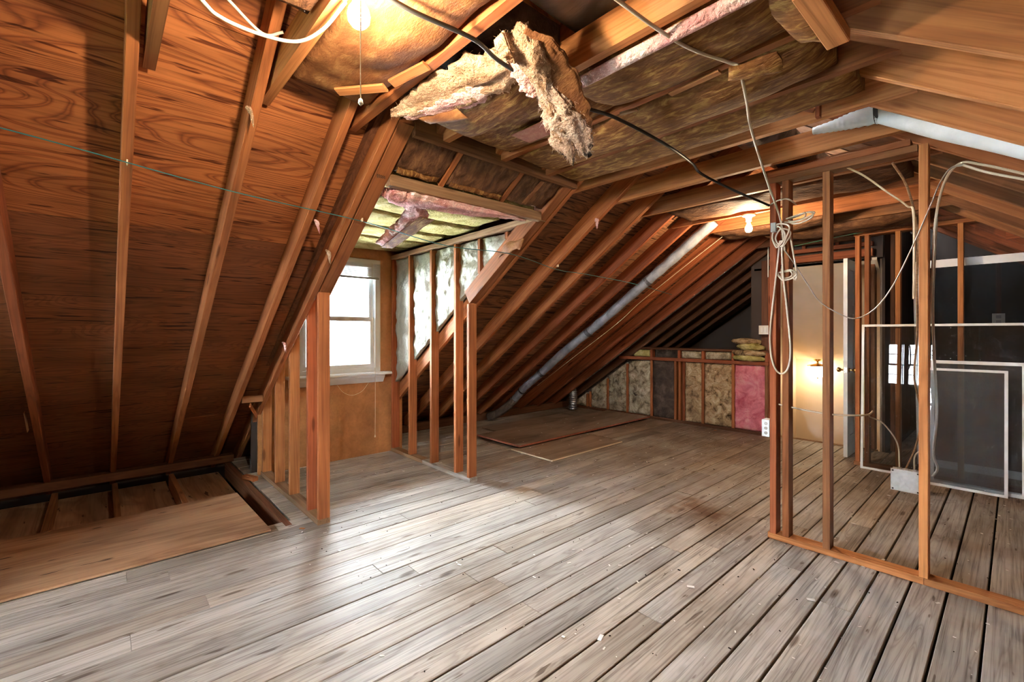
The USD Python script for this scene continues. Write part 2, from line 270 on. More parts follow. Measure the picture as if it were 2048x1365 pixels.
def batt(c00, c10, c11, c01, nrm, thick, bulge=.02, amp=.012, seed=0, nu=26, nv=12, freq=7., rag=.0, pw=.5, tear=None):
    """A soft slab: a bilinear patch that swells along nrm, with creases; back face thick behind it."""
    c00, c10, c11, c01, nrm = (np.asarray(q, float) for q in (c00, c10, c11, c01, nrm)); nrm = nrm / np.linalg.norm(nrm)
    u, v = np.meshgrid(np.linspace(0, 1, nu), np.linspace(0, 1, nv), indexing='ij'); u, v = u.ravel(), v.ravel()
    P = (c00 * ((1 - u) * (1 - v))[:, None] + c10 * (u * (1 - v))[:, None] + c11 * (u * v)[:, None] + c01 * ((1 - u) * v)[:, None])
    edge = np.minimum(np.minimum(u, 1 - u), np.minimum(v, 1 - v))
    if rag:
        w = np.clip(1 - edge * 8, 0, 1); P = P + ((meshkit.noise(P * 14, seed + 5) - .5)[:, None] * (c10 - c00) / np.linalg.norm(c10 - c00) + (meshkit.noise(P * 14, seed + 9) - .5)[:, None] * (c01 - c00) / np.linalg.norm(c01 - c00)) * (rag * 2 * w)[:, None]
    h = bulge * (16 * u * (1 - u) * v * (1 - v)) ** pw + amp * 2 * (meshkit.fbm(P * freq, 4, seed) - .5)
    F0 = P + nrm * h[:, None]; B0 = P - nrm * (thick + 0 * h)[:, None]
    N = nu * nv; V = np.vstack([F0, B0]); F = []
    idx = lambda i, j: i * nv + j
    for i in range(nu - 1):
        for j in range(nv - 1):
            a, b, c, d = idx(i, j), idx(i + 1, j), idx(i + 1, j + 1), idx(i, j + 1)
            F += [(a, b, c), (a, c, d), (N + a, N + c, N + b), (N + a, N + d, N + c)]
    ring = [idx(i, 0) for i in range(nu)] + [idx(nu - 1, j) for j in range(1, nv)] + [idx(i, nv - 1) for i in range(nu - 2, -1, -1)] + [idx(0, j) for j in range(nv - 2, 0, -1)]
    for a, b in zip(ring, ring[1:] + ring[:1]): F += [(a, N + b, b), (a, N + a, N + b)]
    m = trimesh.Trimesh(V, F, process=False)
    if np.dot(np.cross(c10 - c00, c01 - c00), nrm) < 0: m.invert()
    return m
def fluff(pts, ra, rb, side, amp=.03, seed=0, n=26, sm=10, freq=11., rag=0., fray=0.):
    """A torn wad: elliptical section swept along pts, half axes ra (along side) and rb, roughened."""
    P = spline(pts, sm); m = len(P); t = np.linspace(0, 1, m)
    A = np.interp(t, np.linspace(0, 1, len(ra)), ra); B = np.interp(t, np.linspace(0, 1, len(rb)), rb)
    T = np.gradient(P, axis=0); T /= np.linalg.norm(T, axis=1, keepdims=True); a = np.arange(n) / n * 2 * np.pi; V = []
    side = np.asarray(side, float)
    for i in range(m):
        s = side if side.ndim == 1 else np.array([np.interp(t[i], np.linspace(0, 1, len(side)), side[:, k]) for k in range(3)])
        u = s - T[i] * (s @ T[i]); u /= np.linalg.norm(u); w = np.cross(T[i], u)
        ca = np.cos(a)
        if rag: ca = ca * np.where(ca > 0, 1 + rag * 2 * (meshkit.fbm(np.array([t[i] * 16, 3.3, seed]), 3, seed) - .5), 1 + rag * 2 * (meshkit.fbm(np.array([t[i] * 16, 9.1, seed]), 3, seed + 4) - .5))
        q = P[i] + A[i] * ca[:, None] * u + B[i] * np.sin(a)[:, None] * w
        d = q - P[i]; d /= np.linalg.norm(d, axis=1, keepdims=True) + 1e-9
        along = np.c_[np.full(n, t[i] * m / sm * .9 + seed), np.cos(a) * 3.2, np.sin(a) * 3.2]
        k = .45 * (meshkit.fbm(q * freq, 5, seed) - .5) + .75 * (meshkit.fbm(along, 4, seed + 1) - .5)
        if fray: q = q + T[i] * (fray * np.clip((t[i] - .55) / .45, 0, 1) * (meshkit.fbm(np.c_[np.cos(a) * 5, np.sin(a) * 5, np.full(n, seed)], 3, seed + 7) - .42) * 2.4)[:, None]
        V.append(q + d * (amp * 2.2 * k)[:, None] + T[i] * (amp * 1.5 * (meshkit.noise(q * 16, seed + 3) - .5))[:, None])
    V = np.vstack(V + [P[:1], P[-1:]]); F = []
    for i in range(m - 1):
        for j in range(n):
            k = (j + 1) % n; F += [(i * n + j, i * n + k, i * n + n + k), (i * n + j, i * n + n + k, i * n + n + j)]
    for j in range(n):
        k = (j + 1) % n; F += [(m * n, k, j), (m * n + 1, (m - 1) * n + j, (m - 1) * n + k)]
    return trimesh.Trimesh(V, F, process=False)
def fibres(parent, mesh, m, count, length, seed, down=.6, rad=.0006):
    """Loose glass fibres sprouting from a wad: one part, real curves."""
    g = np.random.default_rng(seed); tr = mesh if isinstance(mesh, trimesh.Trimesh) else trimesh.Trimesh(*mesh)
    ar = tr.area_faces; fi = g.choice(len(ar), count, p=ar / ar.sum()); nr = tr.face_normals[fi]; c = tr.triangles_center[fi]
    P = []
    for i in range(count):
        L = length * g.uniform(.3, 1.3); d = nr[i] + g.normal(0, .7, 3); d /= np.linalg.norm(d); e = d + np.array([0, 0, -down]) + g.normal(0, .4, 3)
        P += [c[i] - nr[i] * .004, c[i] + d * L * .5, c[i] + d * L * .5 + e / np.linalg.norm(e) * L * .5]
    V = np.array(P); path = unique(parent, 'loose_fibres')
    b = UsdGeom.BasisCurves.Define(stage, path); b.CreateTypeAttr('linear'); o = WM[parent][:3, 3]
    b.CreatePointsAttr(Vt.Vec3fArray.FromNumpy((V - o).astype(np.float32))); b.CreateCurveVertexCountsAttr(Vt.IntArray([3] * count))
    b.CreateWidthsAttr(Vt.FloatArray([rad * 2])); b.SetWidthsInterpolation('constant')
    UsdShade.MaterialBindingAPI.Apply(b.GetPrim()).Bind(MAT[m]); tag(path, kind='stuff'); return path

# ------------------------------------------------------------------ the roof's two planes
K = .69; NL = np.array([K, 0, -1.0]) / math.hypot(K, 1); NR = np.array([-K, 0, -1.0]) / math.hypot(K, 1)   # inward normals
zl = lambda x, off=0: 1.70 + K * (x + 3.4) + off       # inner edge of the left rafters
zr = lambda x, off=0: 2.48 - K * (x + .36) + off
RX = -1.32; DEP, DEPR = .14, .19
OFF, OFFR = DEP * math.hypot(1, K), DEPR * math.hypot(1, K)
Y0, Y1 = -3.15, 8.9

# ================================================================== STRUCTURE
# ---- floor: boards along y, each its own part
fl = thing('floor', 'worn grey wide plank attic floor with dark gaps', 'floor', (0, 0, 0), kind='structure')
part(fl, 'subfloor', box(-3.62, 3.2, Y0, 6.83, -.06, -.028), 'subfloor_black'); part(fl, 'subfloor', box(-3.62, -2.48, 6.83, Y1, -.06, -.028), 'subfloor_black'); part(fl, 'subfloor', box(-1.08, 3.2, 6.83, Y1, -.06, -.028), 'subfloor_black')
part(fl, 'subfloor', box(-5.95, -3.62, 1.06, Y1, -.06, -.028), 'subfloor_black')
edges = [.048 - .1478 * k for k in range(-21, 41)]
g = np.random.default_rng(3)
for k in range(len(edges) - 1):
    x1, x0 = edges[k], edges[k + 1]
    ys = Y0 if x1 > -3.5 else 1.06
    yend = 6.83 if (x1 > -2.48 and x0 < -1.08) else Y1 - .05
    y = ys; cuts = [ys]
    while True:
        y += g.uniform(1.6, 3.6)
        if y > yend - .6: break
        cuts.append(y)
    cuts.append(yend)
    gap = .0042 if x1 < -1.6 else .0095 if x1 > -.9 else .0075
    gap *= g.uniform(.6, 1.4)
    for a, b in zip(cuts[:-1], cuts[1:]):
        z = g.normal(0, .0012)
        M, L = frame(((x0 + x1) / 2, a + .001, -.014 + z), ((x0 + x1) / 2, b - .001, -.014 + z), (0, 0, 1))
        part(fl, 'floorboard', bar(L, x1 - x0 - gap, .028, .0025), g.choice(['floor_wood', 'floor_wood', 'floor_wood_warm', 'floor_wood_dark'], p=[.4, .25, .25, .1]), M)

# ---- left roof slope: plywood sheets on the rafters
cl = thing('ceiling_left', 'left roof slope of orange brown plywood sheathing', 'ceiling', (-3.5, 2, 1.6), kind='structure')
def slope_sheet(parent, xa, xb, ya, yb, m, left=True, name='plywood_sheet', th=.014, gap=.002, lift=0):
    zf, off, n = (zl, OFF, NL) if left else (zr, OFFR, NR)
    p0 = np.array([(xa + xb) / 2, ya + gap, 0]); p1 = np.array([(xa + xb) / 2, yb - gap, 0])
    zc = zf((xa + xb) / 2, off); p0[2] = p1[2] = zc
    c = -n * (th / 2 + lift); M, L = frame(p0 + c, p1 + c, -n)
    return part(parent, name, bar(L, abs(xb - xa) * math.hypot(1, K) - gap * 2, th, .001), m, M)
rows = [-6.38, -5.24, -4.235, -3.23, -2.225, RX - .02]
mats = ['plywood_fine', 'plywood_fine', 'plywood_fine', 'plywood_figured', 'plywood_figured']
matf = ['plywood_far'] * 4 + ['plywood_far']
for i in range(5):
    xa, xb = rows[i], rows[i + 1]
    col = [-3.15, -1.5, 1.175] if i % 2 else [-3.15, -.79, 1.175]
    for a, b in zip(col[:-1], col[1:]): slope_sheet(cl, xa, xb, a, b, mats[i])
    col = [2.735, 5.0, 7.3, Y1] if i % 2 else [2.735, 4.1, 6.6, Y1]
    for a, b in zip(col[:-1], col[1:]): slope_sheet(cl, xa, xb, a, b, matf[i])
slope_sheet(cl, -2.2, RX - .02, 1.18, 2.73, 'plywood_figured')
slope_sheet(cl, -6.38, -5.12, 1.18, 2.73, 'plywood_fine')
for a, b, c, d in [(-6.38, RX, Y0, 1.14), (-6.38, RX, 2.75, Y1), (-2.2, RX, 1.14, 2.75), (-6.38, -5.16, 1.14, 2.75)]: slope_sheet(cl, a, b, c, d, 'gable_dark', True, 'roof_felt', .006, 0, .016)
# ---- right roof slope: boards
cr = thing('ceiling_right', 'right roof slope of bare boards above deep rafters', 'ceiling', (1, 2, 2), kind='structure')
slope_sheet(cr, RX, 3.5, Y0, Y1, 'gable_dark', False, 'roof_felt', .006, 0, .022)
xs = np.arange(RX + .02, 3.6, .165)
for a, b in zip(xs[:-1], xs[1:]): slope_sheet(cr, a, b, Y0, Y1, 'roof_board', False, 'roof_board', .02)
lumber('trim_1', 'dark ridge board at the top of the roof', 'ridge board', (RX, Y0, 3.2), (RX, Y1, 3.2), .035, .2, 'timber_dark', kind='structure')

# ---- gable ends and the eave
def gable(name, label, y0, y1, hole, m, boards=True):
    w = thing(name, label, 'wall', (RX, y0, 0), kind='structure')
    apex = 3.36; zt = lambda x: min(zl(x, OFF), zr(x, OFFR), apex) - .004
    xs = list(np.arange(-6.1, 3.35, .35)); hx0, hx1, hz0, hz1 = hole if hole else (9, 9, 0, 0)
    xs = sorted(set([round(x, 4) for x in xs if not hole or (abs(x - hx0) > .05 and abs(x - hx1) > .05)] + ([hx0, hx1] if hole else []) + [RX]))
    for a, b in zip(xs[:-1], xs[1:]):
        if max(zt(a), zt(b)) < 0: continue
        segs = [(-.3, None)] if not hole or b <= hx0 + 1e-6 or a >= hx1 - 1e-6 else [(-.3, hz0), (hz1, None)]
        for z0, z1 in segs:
            ta, tb = (max(zt(a), .0), max(zt(b), .0)) if z1 is None else (z1, z1)
            part(w, 'wall_board', prism([(a - .001, z0), (b + .001, z0), (b + .001, tb + .02), (a - .001, ta + .02)], 1, y0, y1), m)
    return w
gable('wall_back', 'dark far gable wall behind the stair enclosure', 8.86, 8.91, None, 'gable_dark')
gable('wall_front', 'gable wall behind the camera with a sash window', -3.2, -3.13, (-2.28, -1.28, .95, 2.12), 'loose_sheet')
for yy in (8.45, ):   # the roof runs on over the stair
    pass
lumber('eave_plate', 'rough dark eave plate under the feet of the left rafters', 'wall plate', (-5.78, Y0, .04), (-5.78, 1.08, .04), .12, .075, 'timber_dark')
lumber('eave_plate', 'long eave plate in the shadow beyond the dormer', 'wall plate', (-5.78, 2.8, .06), (-5.78, 8.3, .06), .1, .11, 'timber_dark')
sh = thing('trim_2', 'dark outer shell of the house below the eaves', 'house shell', (0, 0, -2.3), kind='structure')
part(sh, 'soffit_board', box(-6.40, -6.36, Y0, Y1, -.5, .0), 'gable_dark'); None
part(sh, 'soffit_board', box(3.45, 3.49, Y0, Y1, -.5, .6), 'gable_dark')
part(sh, 'shell_panel', box(-6.36, 3.45, Y0, Y1, -2.30, -2.24), 'gable_dark')
for a in (box(-6.40, -6.36, Y0, Y1, -2.3, -.4), box(3.45, 3.49, Y0, Y1, -2.3, -.4), box(-6.36, 3.45, Y0 - .04, Y0, -2.3, -.2), box(-6.36, 3.45, Y1, Y1 + .04, -2.3, -.2)): part(sh, 'shell_panel', a, 'gable_dark')
# lath ceiling below the open joists
lb = thing('ceiling_below', 'brown plaster lath ceiling of the room below seen between open joists', 'ceiling', (-4.6, -1, -.2), kind='structure')
for j, (a, b) in enumerate([(-1.62, -1.21), (-1.18, -.77), (-.74, -.33), (-.29, .08), (.13, .51), (.56, .98)]):
    part(lb, 'lath_board', box(-6.0, -3.4, a, b, -.17, -.155), 'loose_sheet')

# ================================================================== RAFTERS
def rafterL(y, m, label, x0=-6.0, x1=RX - .02, w=.042, name='rafter'):
    c = -NL * DEP / 2
    return lumber(name, label, 'rafter', np.array([x0, y, zl(x0)]) + c, np.array([x1, y, zl(x1)]) + c, w, DEP, m, up=-NL, group=None)
def rafterR(y, m, label, x0=RX + .02, x1=3.3, w=.042):
    c = -NR * DEPR / 2
    return lumber('rafter', label, 'rafter', np.array([x0, y, zr(x0)]) + c, np.array([x1, y, zr(x1)]) + c, w, DEPR, m, up=-NR)
for y, m, lab in [(-2.55, 'timber_red', 'left slope rafter behind the camera, farthest back'), (-2.11, 'timber_red', 'left slope rafter behind the camera, second from the rear window'),
                  (-1.67, 'timber_red', 'left slope rafter behind the camera, third from the rear window'), (-1.23, 'timber_orange', 'left slope rafter behind the camera, fourth from the rear window'),
                  (-.79, 'timber_orange', 'left slope rafter just outside the left edge of the view'),
                  (-.35, 'timber_red', 'red brown rafter at the far left edge, on the dark plywood'), (.09, 'timber_orange', 'nearly upright orange rafter, second from the left'),
                  (.53, 'timber_orange', 'leaning rafter with a split and knot, third from the left'), (.93, 'timber_orange', 'rafter with a dark side face, between split rafter and dormer'),
                  (1.155, 'timber_orange', 'rafter along the left side of the dormer, running down to the eave')]: rafterL(y, m, lab)
lumber('dormer_trimmer', 'wide smooth trimmer resting on the left dormer post', 'rafter', np.array([-3.43, 1.228, zl(-3.43)]) - NL * DEP / 2, np.array([-2.2, 1.228, zl(-2.2)]) - NL * DEP / 2, .09, DEP, 'timber_orange', up=-NL)
lumber('dormer_trimmer', 'doubled trimmer resting on the right dormer post', 'rafter', np.array([-3.43, 2.605, zl(-3.43)]) - NL * DEP / 2, np.array([-2.2, 2.605, zl(-2.2)]) - NL * DEP / 2, .085, DEP, 'timber_orange', up=-NL)
px = np.linspace(0, 1, 40); part(stage.GetPrimAtPath('/World/dormer_trimmer').GetPath().pathString, 'pencil_mark', tube(np.c_[-2.50 + .012 * np.sin(px * 31) * (1 - px * .4), 1.195 + .055 * px, [zl(-2.50 + .012 * math.sin(q * 31) * (1 - q * .4)) - .0008 for q in px]], .0012, 5, 0), 'cable_black', label='pencil scribble')
far = [(2.675, 'timber_orange', 'rafter along the right side of the dormer, behind its studs'), (3.2, 'timber_orange', 'first full rafter to the right of the dormer, with a torn tuft of insulation'),
       (3.64, 'timber_orange', 'second full rafter to the right of the dormer'), (4.08, 'timber_red', 'third full rafter right of the dormer, ragged lower edge'),
       (4.5, 'timber_red', 'fourth rafter right of the dormer, left of the grey duct'), (4.95, 'timber_red', 'rafter just right of the grey flexible duct'),
       (5.38, 'timber_red', 'second rafter right of the grey flexible duct'), (5.81, 'timber_red', 'third rafter right of the grey flexible duct'),
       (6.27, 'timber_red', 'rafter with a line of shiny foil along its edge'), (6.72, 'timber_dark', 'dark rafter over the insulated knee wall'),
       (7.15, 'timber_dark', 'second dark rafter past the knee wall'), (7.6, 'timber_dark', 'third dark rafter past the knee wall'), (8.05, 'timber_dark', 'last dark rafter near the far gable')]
for y, m, lab in far: rafterL(y, m, lab)
for y, lab in [(1.43, 'short upper rafter above the dormer header, nearer the lit bulb'), (1.867, 'short upper rafter above the dormer header, middle one'), (2.277, 'short upper rafter above the dormer header, farthest one')]:
    rafterL(y, 'timber_orange', lab, x0=-2.2)
for i, (y, m, lab) in enumerate([(-2.5, 'timber_pale', 'right slope rafter behind the camera, nearest the rear window'), (-2.05, 'timber_pale', 'right slope rafter behind the camera, second from the rear window'),
                  (-1.6, 'timber_pale', 'right slope rafter behind the camera, third from the rear window'), (-1.15, 'timber_pale', 'right slope rafter behind the camera, fourth from the rear window'),
                  (-.7, 'timber_pale', 'right slope rafter behind the camera, fifth from the rear window'), (-.25, 'timber_pale', 'right slope rafter above and behind the camera'),
                  (.2, 'timber_pale', 'right slope rafter right beside the camera'), (.66, 'timber_pale', 'right slope rafter just ahead of the camera, overhead'), (1.12, 'timber_pale', 'right slope rafter overhead, second ahead of the camera'),
                  (1.58, 'timber_pale', 'right slope rafter overhead, just out of the top of the view'),
                  (2.05, 'timber_pale', 'wide orange rafter face in the top right corner'), (2.52, 'timber_pale', 'wide orange rafter with big knots, second from the top right corner'),
                  (2.97, 'timber_pale', 'wide orange rafter just above the white duct'), (3.50, 'timber_orange', 'rafter below the white duct, over the stud partition'),
                  (3.95, 'timber_brown', 'right slope rafter behind the stud partition, first'), (4.4, 'timber_brown', 'right slope rafter behind the stud partition, second'), (4.85, 'timber_brown', 'right slope rafter behind the stud partition, third'),
                  (5.3, 'timber_brown', 'right slope rafter behind the stud partition, fourth'), (5.75, 'timber_brown', 'right slope rafter just before the far stud wall'), (6.2, 'timber_red', 'right slope rafter just past the far stud wall'),
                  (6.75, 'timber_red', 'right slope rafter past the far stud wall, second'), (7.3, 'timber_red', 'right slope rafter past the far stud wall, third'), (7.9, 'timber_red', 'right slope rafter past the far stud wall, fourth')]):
    rafterR(y, m, lab)

# ================================================================== COLLAR TIES
def tie(y, m, label, x0=None, x1=None, z=2.50, h=.14, w=.042):
    a0, a1 = (-2.42, -2.23) if x0 is None else (x0, x0)
    b0, b1 = (-.30, -.50) if x1 is None else (x1, x1)
    xm = (a0 + b0) / 2
    v = prism([(a0, z), (b0, z), (b1, z + h), (a1, z + h)], 1, y - w / 2, y + w / 2)
    v.apply_translation((-xm, -y, -z)); M = np.eye(4); M[:3, 3] = (xm, y, z)
    return solo('collar_tie', label, 'ceiling joist', v, m, M)
for y, m, lab, *e_ in [(-2.45, 'timber_pale', 'collar tie behind the camera, nearest the rear window'), (-1.55, 'timber_pale', 'collar tie behind the camera, middle'), (-.745, 'timber_pale', 'collar tie overhead behind the lamp'),
                  (.15, 'timber_brown', 'collar tie whose cut end shows at the top left'), (.585, 'timber_pale', 'collar tie carrying the bright bulb'), (1.015, 'timber_orange', 'collar tie right of the bright bulb, beside the dark open bay'),
                  (1.475, 'timber_pale', 'brightly lit collar tie beside the metal duct, pink insulation below'), (1.91, 'timber_orange', 'collar tie over the dormer header, between two brown batts'),
                  (2.32, 'timber_orange', 'collar tie half hidden behind the widest brown batt'), (2.745, 'timber_pale', 'weathered bare collar tie, first past the brown batts'),
                  (3.245, 'timber_pale', 'weathered bare collar tie just before the stud partition'), (3.80, 'timber_brown', 'collar tie beyond the partition with black paper above'),
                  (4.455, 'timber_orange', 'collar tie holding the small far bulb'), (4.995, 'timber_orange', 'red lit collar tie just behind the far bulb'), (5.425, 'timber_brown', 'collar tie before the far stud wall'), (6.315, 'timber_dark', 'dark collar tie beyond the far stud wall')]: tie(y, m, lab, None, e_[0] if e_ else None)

# ================================================================== DORMER
dl = thing('dormer_stud_wall', 'left dormer side wall of five bare posts on a floor plate', 'stud wall', (-4.2, 1.22, 0))
timber(dl, 'bottom_plate', (-4.98, 1.215, .02), (-3.40, 1.215, .02), .09, .04, 'timber_grey')
for x0, z1, m in [(-3.438, None, 'timber_orange'), (-3.675, 2.0, 'timber_red'), (-4.125, None, 'timber_pale'), (-4.545, None, 'timber_pale'), (-4.975, 2.28, 'timber_pale')]:
    xx = x0 + .038
    zt = zl(x0 + .038) if x0 > -3.5 else zl(x0) + .3
    stud(dl, x0, xx, 1.178 + (0 if x0 > -3.5 else .002), 1.26, .04, zt, m)
dr = thing('dormer_stud_wall', 'right dormer side wall of bare studs on a pale floor plate', 'stud wall', (-4.2, 2.6, 0))
timber(dr, 'bottom_plate', (-4.98, 2.605, .02), (-4.27, 2.605, .02), .09, .04, 'timber_grey')
timber(dr, 'bottom_plate', (-4.27, 2.605, .021), (-3.42, 2.605, .021), .088, .042, 'floor_wood')
for x0, m, hi in [(-3.472, 'timber_orange', 0), (-3.685, 'timber_orange', 1), (-4.122, 'timber_orange', 1), (-4.572, 'timber_orange', 1), (-4.975, 'timber_red', 1)]:
    stud(dr, x0, x0 + .038, 2.562, 2.652, .042, 2.27 if hi else zl(x0 + .038), m)
for x0 in (-3.33, -2.95): stud(dr, x0, x0 + .038, 2.58, 2.63, zl(x0 + .04, OFF) + .004, 2.27, 'timber_orange', 'cripple_stud')
timber(dr, 'top_plate', (-4.98, 2.605, 2.295), (-2.53, 2.605, 2.32), .09, .05, 'timber_grey')
lumber('dormer_header', 'weathered pale header across the dormer opening above the pink wool', 'header beam', (-2.515, 1.275, 2.315), (-2.515, 2.56, 2.315), .05, .07, 'timber_grey')
lumber('dormer_header', 'upper header where the dormer meets the collar ties', 'header beam', (-2.215, 1.275, 2.53), (-2.215, 2.64, 2.53), .04, .1, 'timber_brown')
for y, lab in [(1.635, 'short jack rafter between the two dormer headers, nearer one'), (2.152, 'short jack rafter between the two dormer headers, farther one')]:
    lumber('jack_rafter', lab, 'rafter', np.array([-2.495, y, 2.35]) - NL * .03, np.array([-2.235, y, 2.495 + .03]) - NL * .03, .04, .06, 'timber_orange', up=-NL)
# outer skin of the dormer
wd = thing('wall_left', 'brown hardboard window wall of the dormer', 'wall', (-5, 1.9, 0), kind='structure')
WY0, WY1, WZ0, WZ1 = 1.52, 2.415, .955, 2.235
part(wd, 'hardboard_panel', box(-5.03, -5.0, 1.15, WY0, -.02, 2.42), 'hardboard')
part(wd, 'hardboard_panel', box(-5.03, -5.0, WY1, 2.72, -.02, 2.42), 'hardboard')
part(wd, 'hardboard_panel', box(-5.03, -5.0, WY0, WY1, -.02, WZ0), 'hardboard')
part(wd, 'hardboard_panel', box(-5.03, -5.0, WY0, WY1, WZ1, 2.42), 'hardboard')
part(wd, 'outer_sheathing', box(-5.16, -5.13, 1.12, WY0, -.2, 2.6), 'gable_dark'); part(wd, 'outer_sheathing', box(-5.16, -5.13, WY1, 2.78, -.2, 2.6), 'gable_dark')
part(wd, 'outer_sheathing', box(-5.16, -5.13, WY0, WY1, -.2, WZ0), 'gable_dark'); part(wd, 'outer_sheathing', box(-5.16, -5.13, WY0, WY1, WZ1, 2.6), 'gable_dark')
cd = thing('ceiling_dormer', 'flat roof deck over the dormer', 'ceiling', (-3.7, 1.9, 2.5), kind='structure')
part(cd, 'deck_board', prism([(-5.18, 2.52), (-2.0, 2.70), (-2.0, 2.74), (-5.18, 2.56)], 1, 1.10, 2.80), 'timber_dark')
for yy0, yy1 in ((1.10, 1.132), (2.745, 2.775)):
    part(cd, 'cheek_board', prism([(-5.13, zl(-5.13, OFF) + .02), (-5.13, 2.52), (-2.1, 2.69), (-2.25, zl(-2.25, OFF) + .02)], 1, yy0, yy1), 'timber_dark')
# window
def sash_window(name, label, face, x, y0, y1, z0, z1, muntins=0):
    """face +1: looks towards +x (plane x = const). Built in local axes: across = y."""
    w = thing(name, label, 'window', (x, (y0 + y1) / 2, z0), kind='structure'); v = 'vinyl_white'
    f = .045
    for a, b, c, d in [(y0, y0 + f, z0, z1), (y1 - f, y1, z0, z1), (y0 + f, y1 - f, z0, z0 + f), (y0 + f, y1 - f, z1 - f, z1)]: part(w, 'frame', box(x - .11, x + .01, a, b, c, d), v)
    zm = z0 + (z1 - z0) * .475; s = .045
    for zz0, zz1, xx in ((z0 + f, zm + .02, x - .045), (zm - .02, z1 - f, x - .08)):
        a, b = y0 + f, y1 - f
        sp = part(w, 'sash', cat_([box(xx - .015, xx + .015, a, a + s, zz0, zz1), box(xx - .015, xx + .015, b - s, b, zz0, zz1), box(xx - .015, xx + .015, a + s, b - s, zz0, zz0 + s), box(xx - .015, xx + .015, a + s, b - s, zz1 - s, zz1)]), v)
        part(sp, 'pane', box(xx - .002, xx + .002, a + s, b - s, zz0 + s, zz1 - s), 'pane_glass')
        if muntins:
            for k in range(1, 3): part(sp, 'muntin', box(xx - .008, xx + .008, a + s + (b - a - 2 * s) * k / 3 - .008, a + s + (b - a - 2 * s) * k / 3 + .008, zz0 + s, zz1 - s), v)
            part(sp, 'muntin', box(xx - .008, xx + .008, a + s, b - s, (zz0 + zz1) / 2 - .008, (zz0 + zz1) / 2 + .008), v)
    return w
w1 = sash_window('window_1', 'white vinyl double hung dormer window full of daylight', 1, -5.0, WY0, WY1, WZ0, WZ1)
part(w1, 'sill', prism([(-5.0, .955), (-4.90, .955), (-4.885, .94), (-4.89, .925), (-5.0, .925)], 1, 1.40, 2.53), 'white_paint')
part(w1, 'apron', prism([(-5.0, .923), (-4.925, .923), (-4.93, .90), (-4.965, .875), (-4.975, .835), (-5.0, .835)], 1, 1.43, 2.46), 'white_paint')
part(w1, 'casing', box(-5.0, -4.985, 2.415, 2.43, .955, 2.25), 'white_paint'); part(w1, 'casing', box(-5.0, -4.985, 1.505, 1.52, .955, 2.25), 'white_paint')
part(w1, 'casing', box(-5.0, -4.985, 1.505, 2.43, 2.235, 2.25), 'white_paint')
bl = thing('window_blind', 'raised white slatted blind at the top of the dormer window', 'blind', (-4.96, 1.97, 1.98))
part(bl, 'headrail', box(-4.985, -4.945, 1.535, 2.40, 2.19, 2.235), 'vinyl_white')
for k in range(14): part(bl, 'slat', box(-4.985, -4.94, 1.54, 2.395, 2.180 - .0105 * k, 2.1875 - .0105 * k), 'vinyl_white')
part(bl, 'bottom_rail', box(-4.98, -4.945, 1.54, 2.395, 2.018, 2.04), 'bead_board')
pc = part(bl, 'pull_cord', tube([(-4.935, 2.305, 2.2), (-4.932, 2.305, 1.5), (-4.87, 2.31, .95), (-4.87, 2.31, .25)], .0022, 6), 'string_pale')
part(pc, 'cord_tassel', lathe([(0, .03), (.006, .026), (.009, 0), (0, 0)], 10, (-4.87, 2.31, .222)), 'string_pale', smooth=40)
part(bl, 'cord_loop', tube([(-4.89, 1.89, .84), (-4.88, 1.95, .76), (-4.88, 2.05, .72), (-4.88, 2.16, .755), (-4.89, 2.24, .84)], .0022, 6), 'string_pale')
# rear window, behind the camera: built in the xz plane by turning the same builder
def rear_window():
    w = thing('window_2', 'white sash window with muntins in the gable behind the camera', 'window', (-1.78, -3.15, .95), kind='structure'); v = 'vinyl_white'
    x0, x1, z0, z1, y = -2.28, -1.28, .95, 2.12, -3.15; f = .05
    for a, b, c, d in [(x0, x0 + f, z0, z1), (x1 - f, x1, z0, z1), (x0 + f, x1 - f, z0, z0 + f), (x0 + f, x1 - f, z1 - f, z1)]: part(w, 'frame', box(a, b, y - .1, y + .02, c, d), v)
    for a, b, c, d in [(x0 - .1, x0, z0 - .1, z1 + .1), (x1, x1 + .1, z0 - .1, z1 + .1), (x0, x1, z0 - .1, z0), (x0, x1, z1, z1 + .1)]: part(w, 'casing', box(a, b, y, y + .02, c, d), 'timber_brown')
    zm = 1.52; s = .04
    for zz0, zz1, yy in ((z0 + f, zm + .02, y - .02), (zm - .02, z1 - f, y - .055)):
        a, b = x0 + f, x1 - f
        sp = part(w, 'sash', cat_([box(a, a + s, yy - .015, yy + .015, zz0, zz1), box(b - s, b, yy - .015, yy + .015, zz0, zz1), box(a + s, b - s, yy - .015, yy + .015, zz0, zz0 + s), box(a + s, b - s, yy - .015, yy + .015, zz1 - s, zz1)]), v)
        part(sp, 'pane', box(a + s, b - s, yy - .002, yy + .002, zz0 + s, zz1 - s), 'pane_glass')
        for k in (1, 2): part(sp, 'muntin', box(a + s + (b - a - 2 * s) * k / 3 - .008, a + s + (b - a - 2 * s) * k / 3 + .008, yy - .008, yy + .008, zz0 + s, zz1 - s), v)
        part(sp, 'muntin', box(a + s, b - s, yy - .007, yy + .007, (zz0 + zz1) / 2 - .008, (zz0 + zz1) / 2 + .008), v)
rear_window()

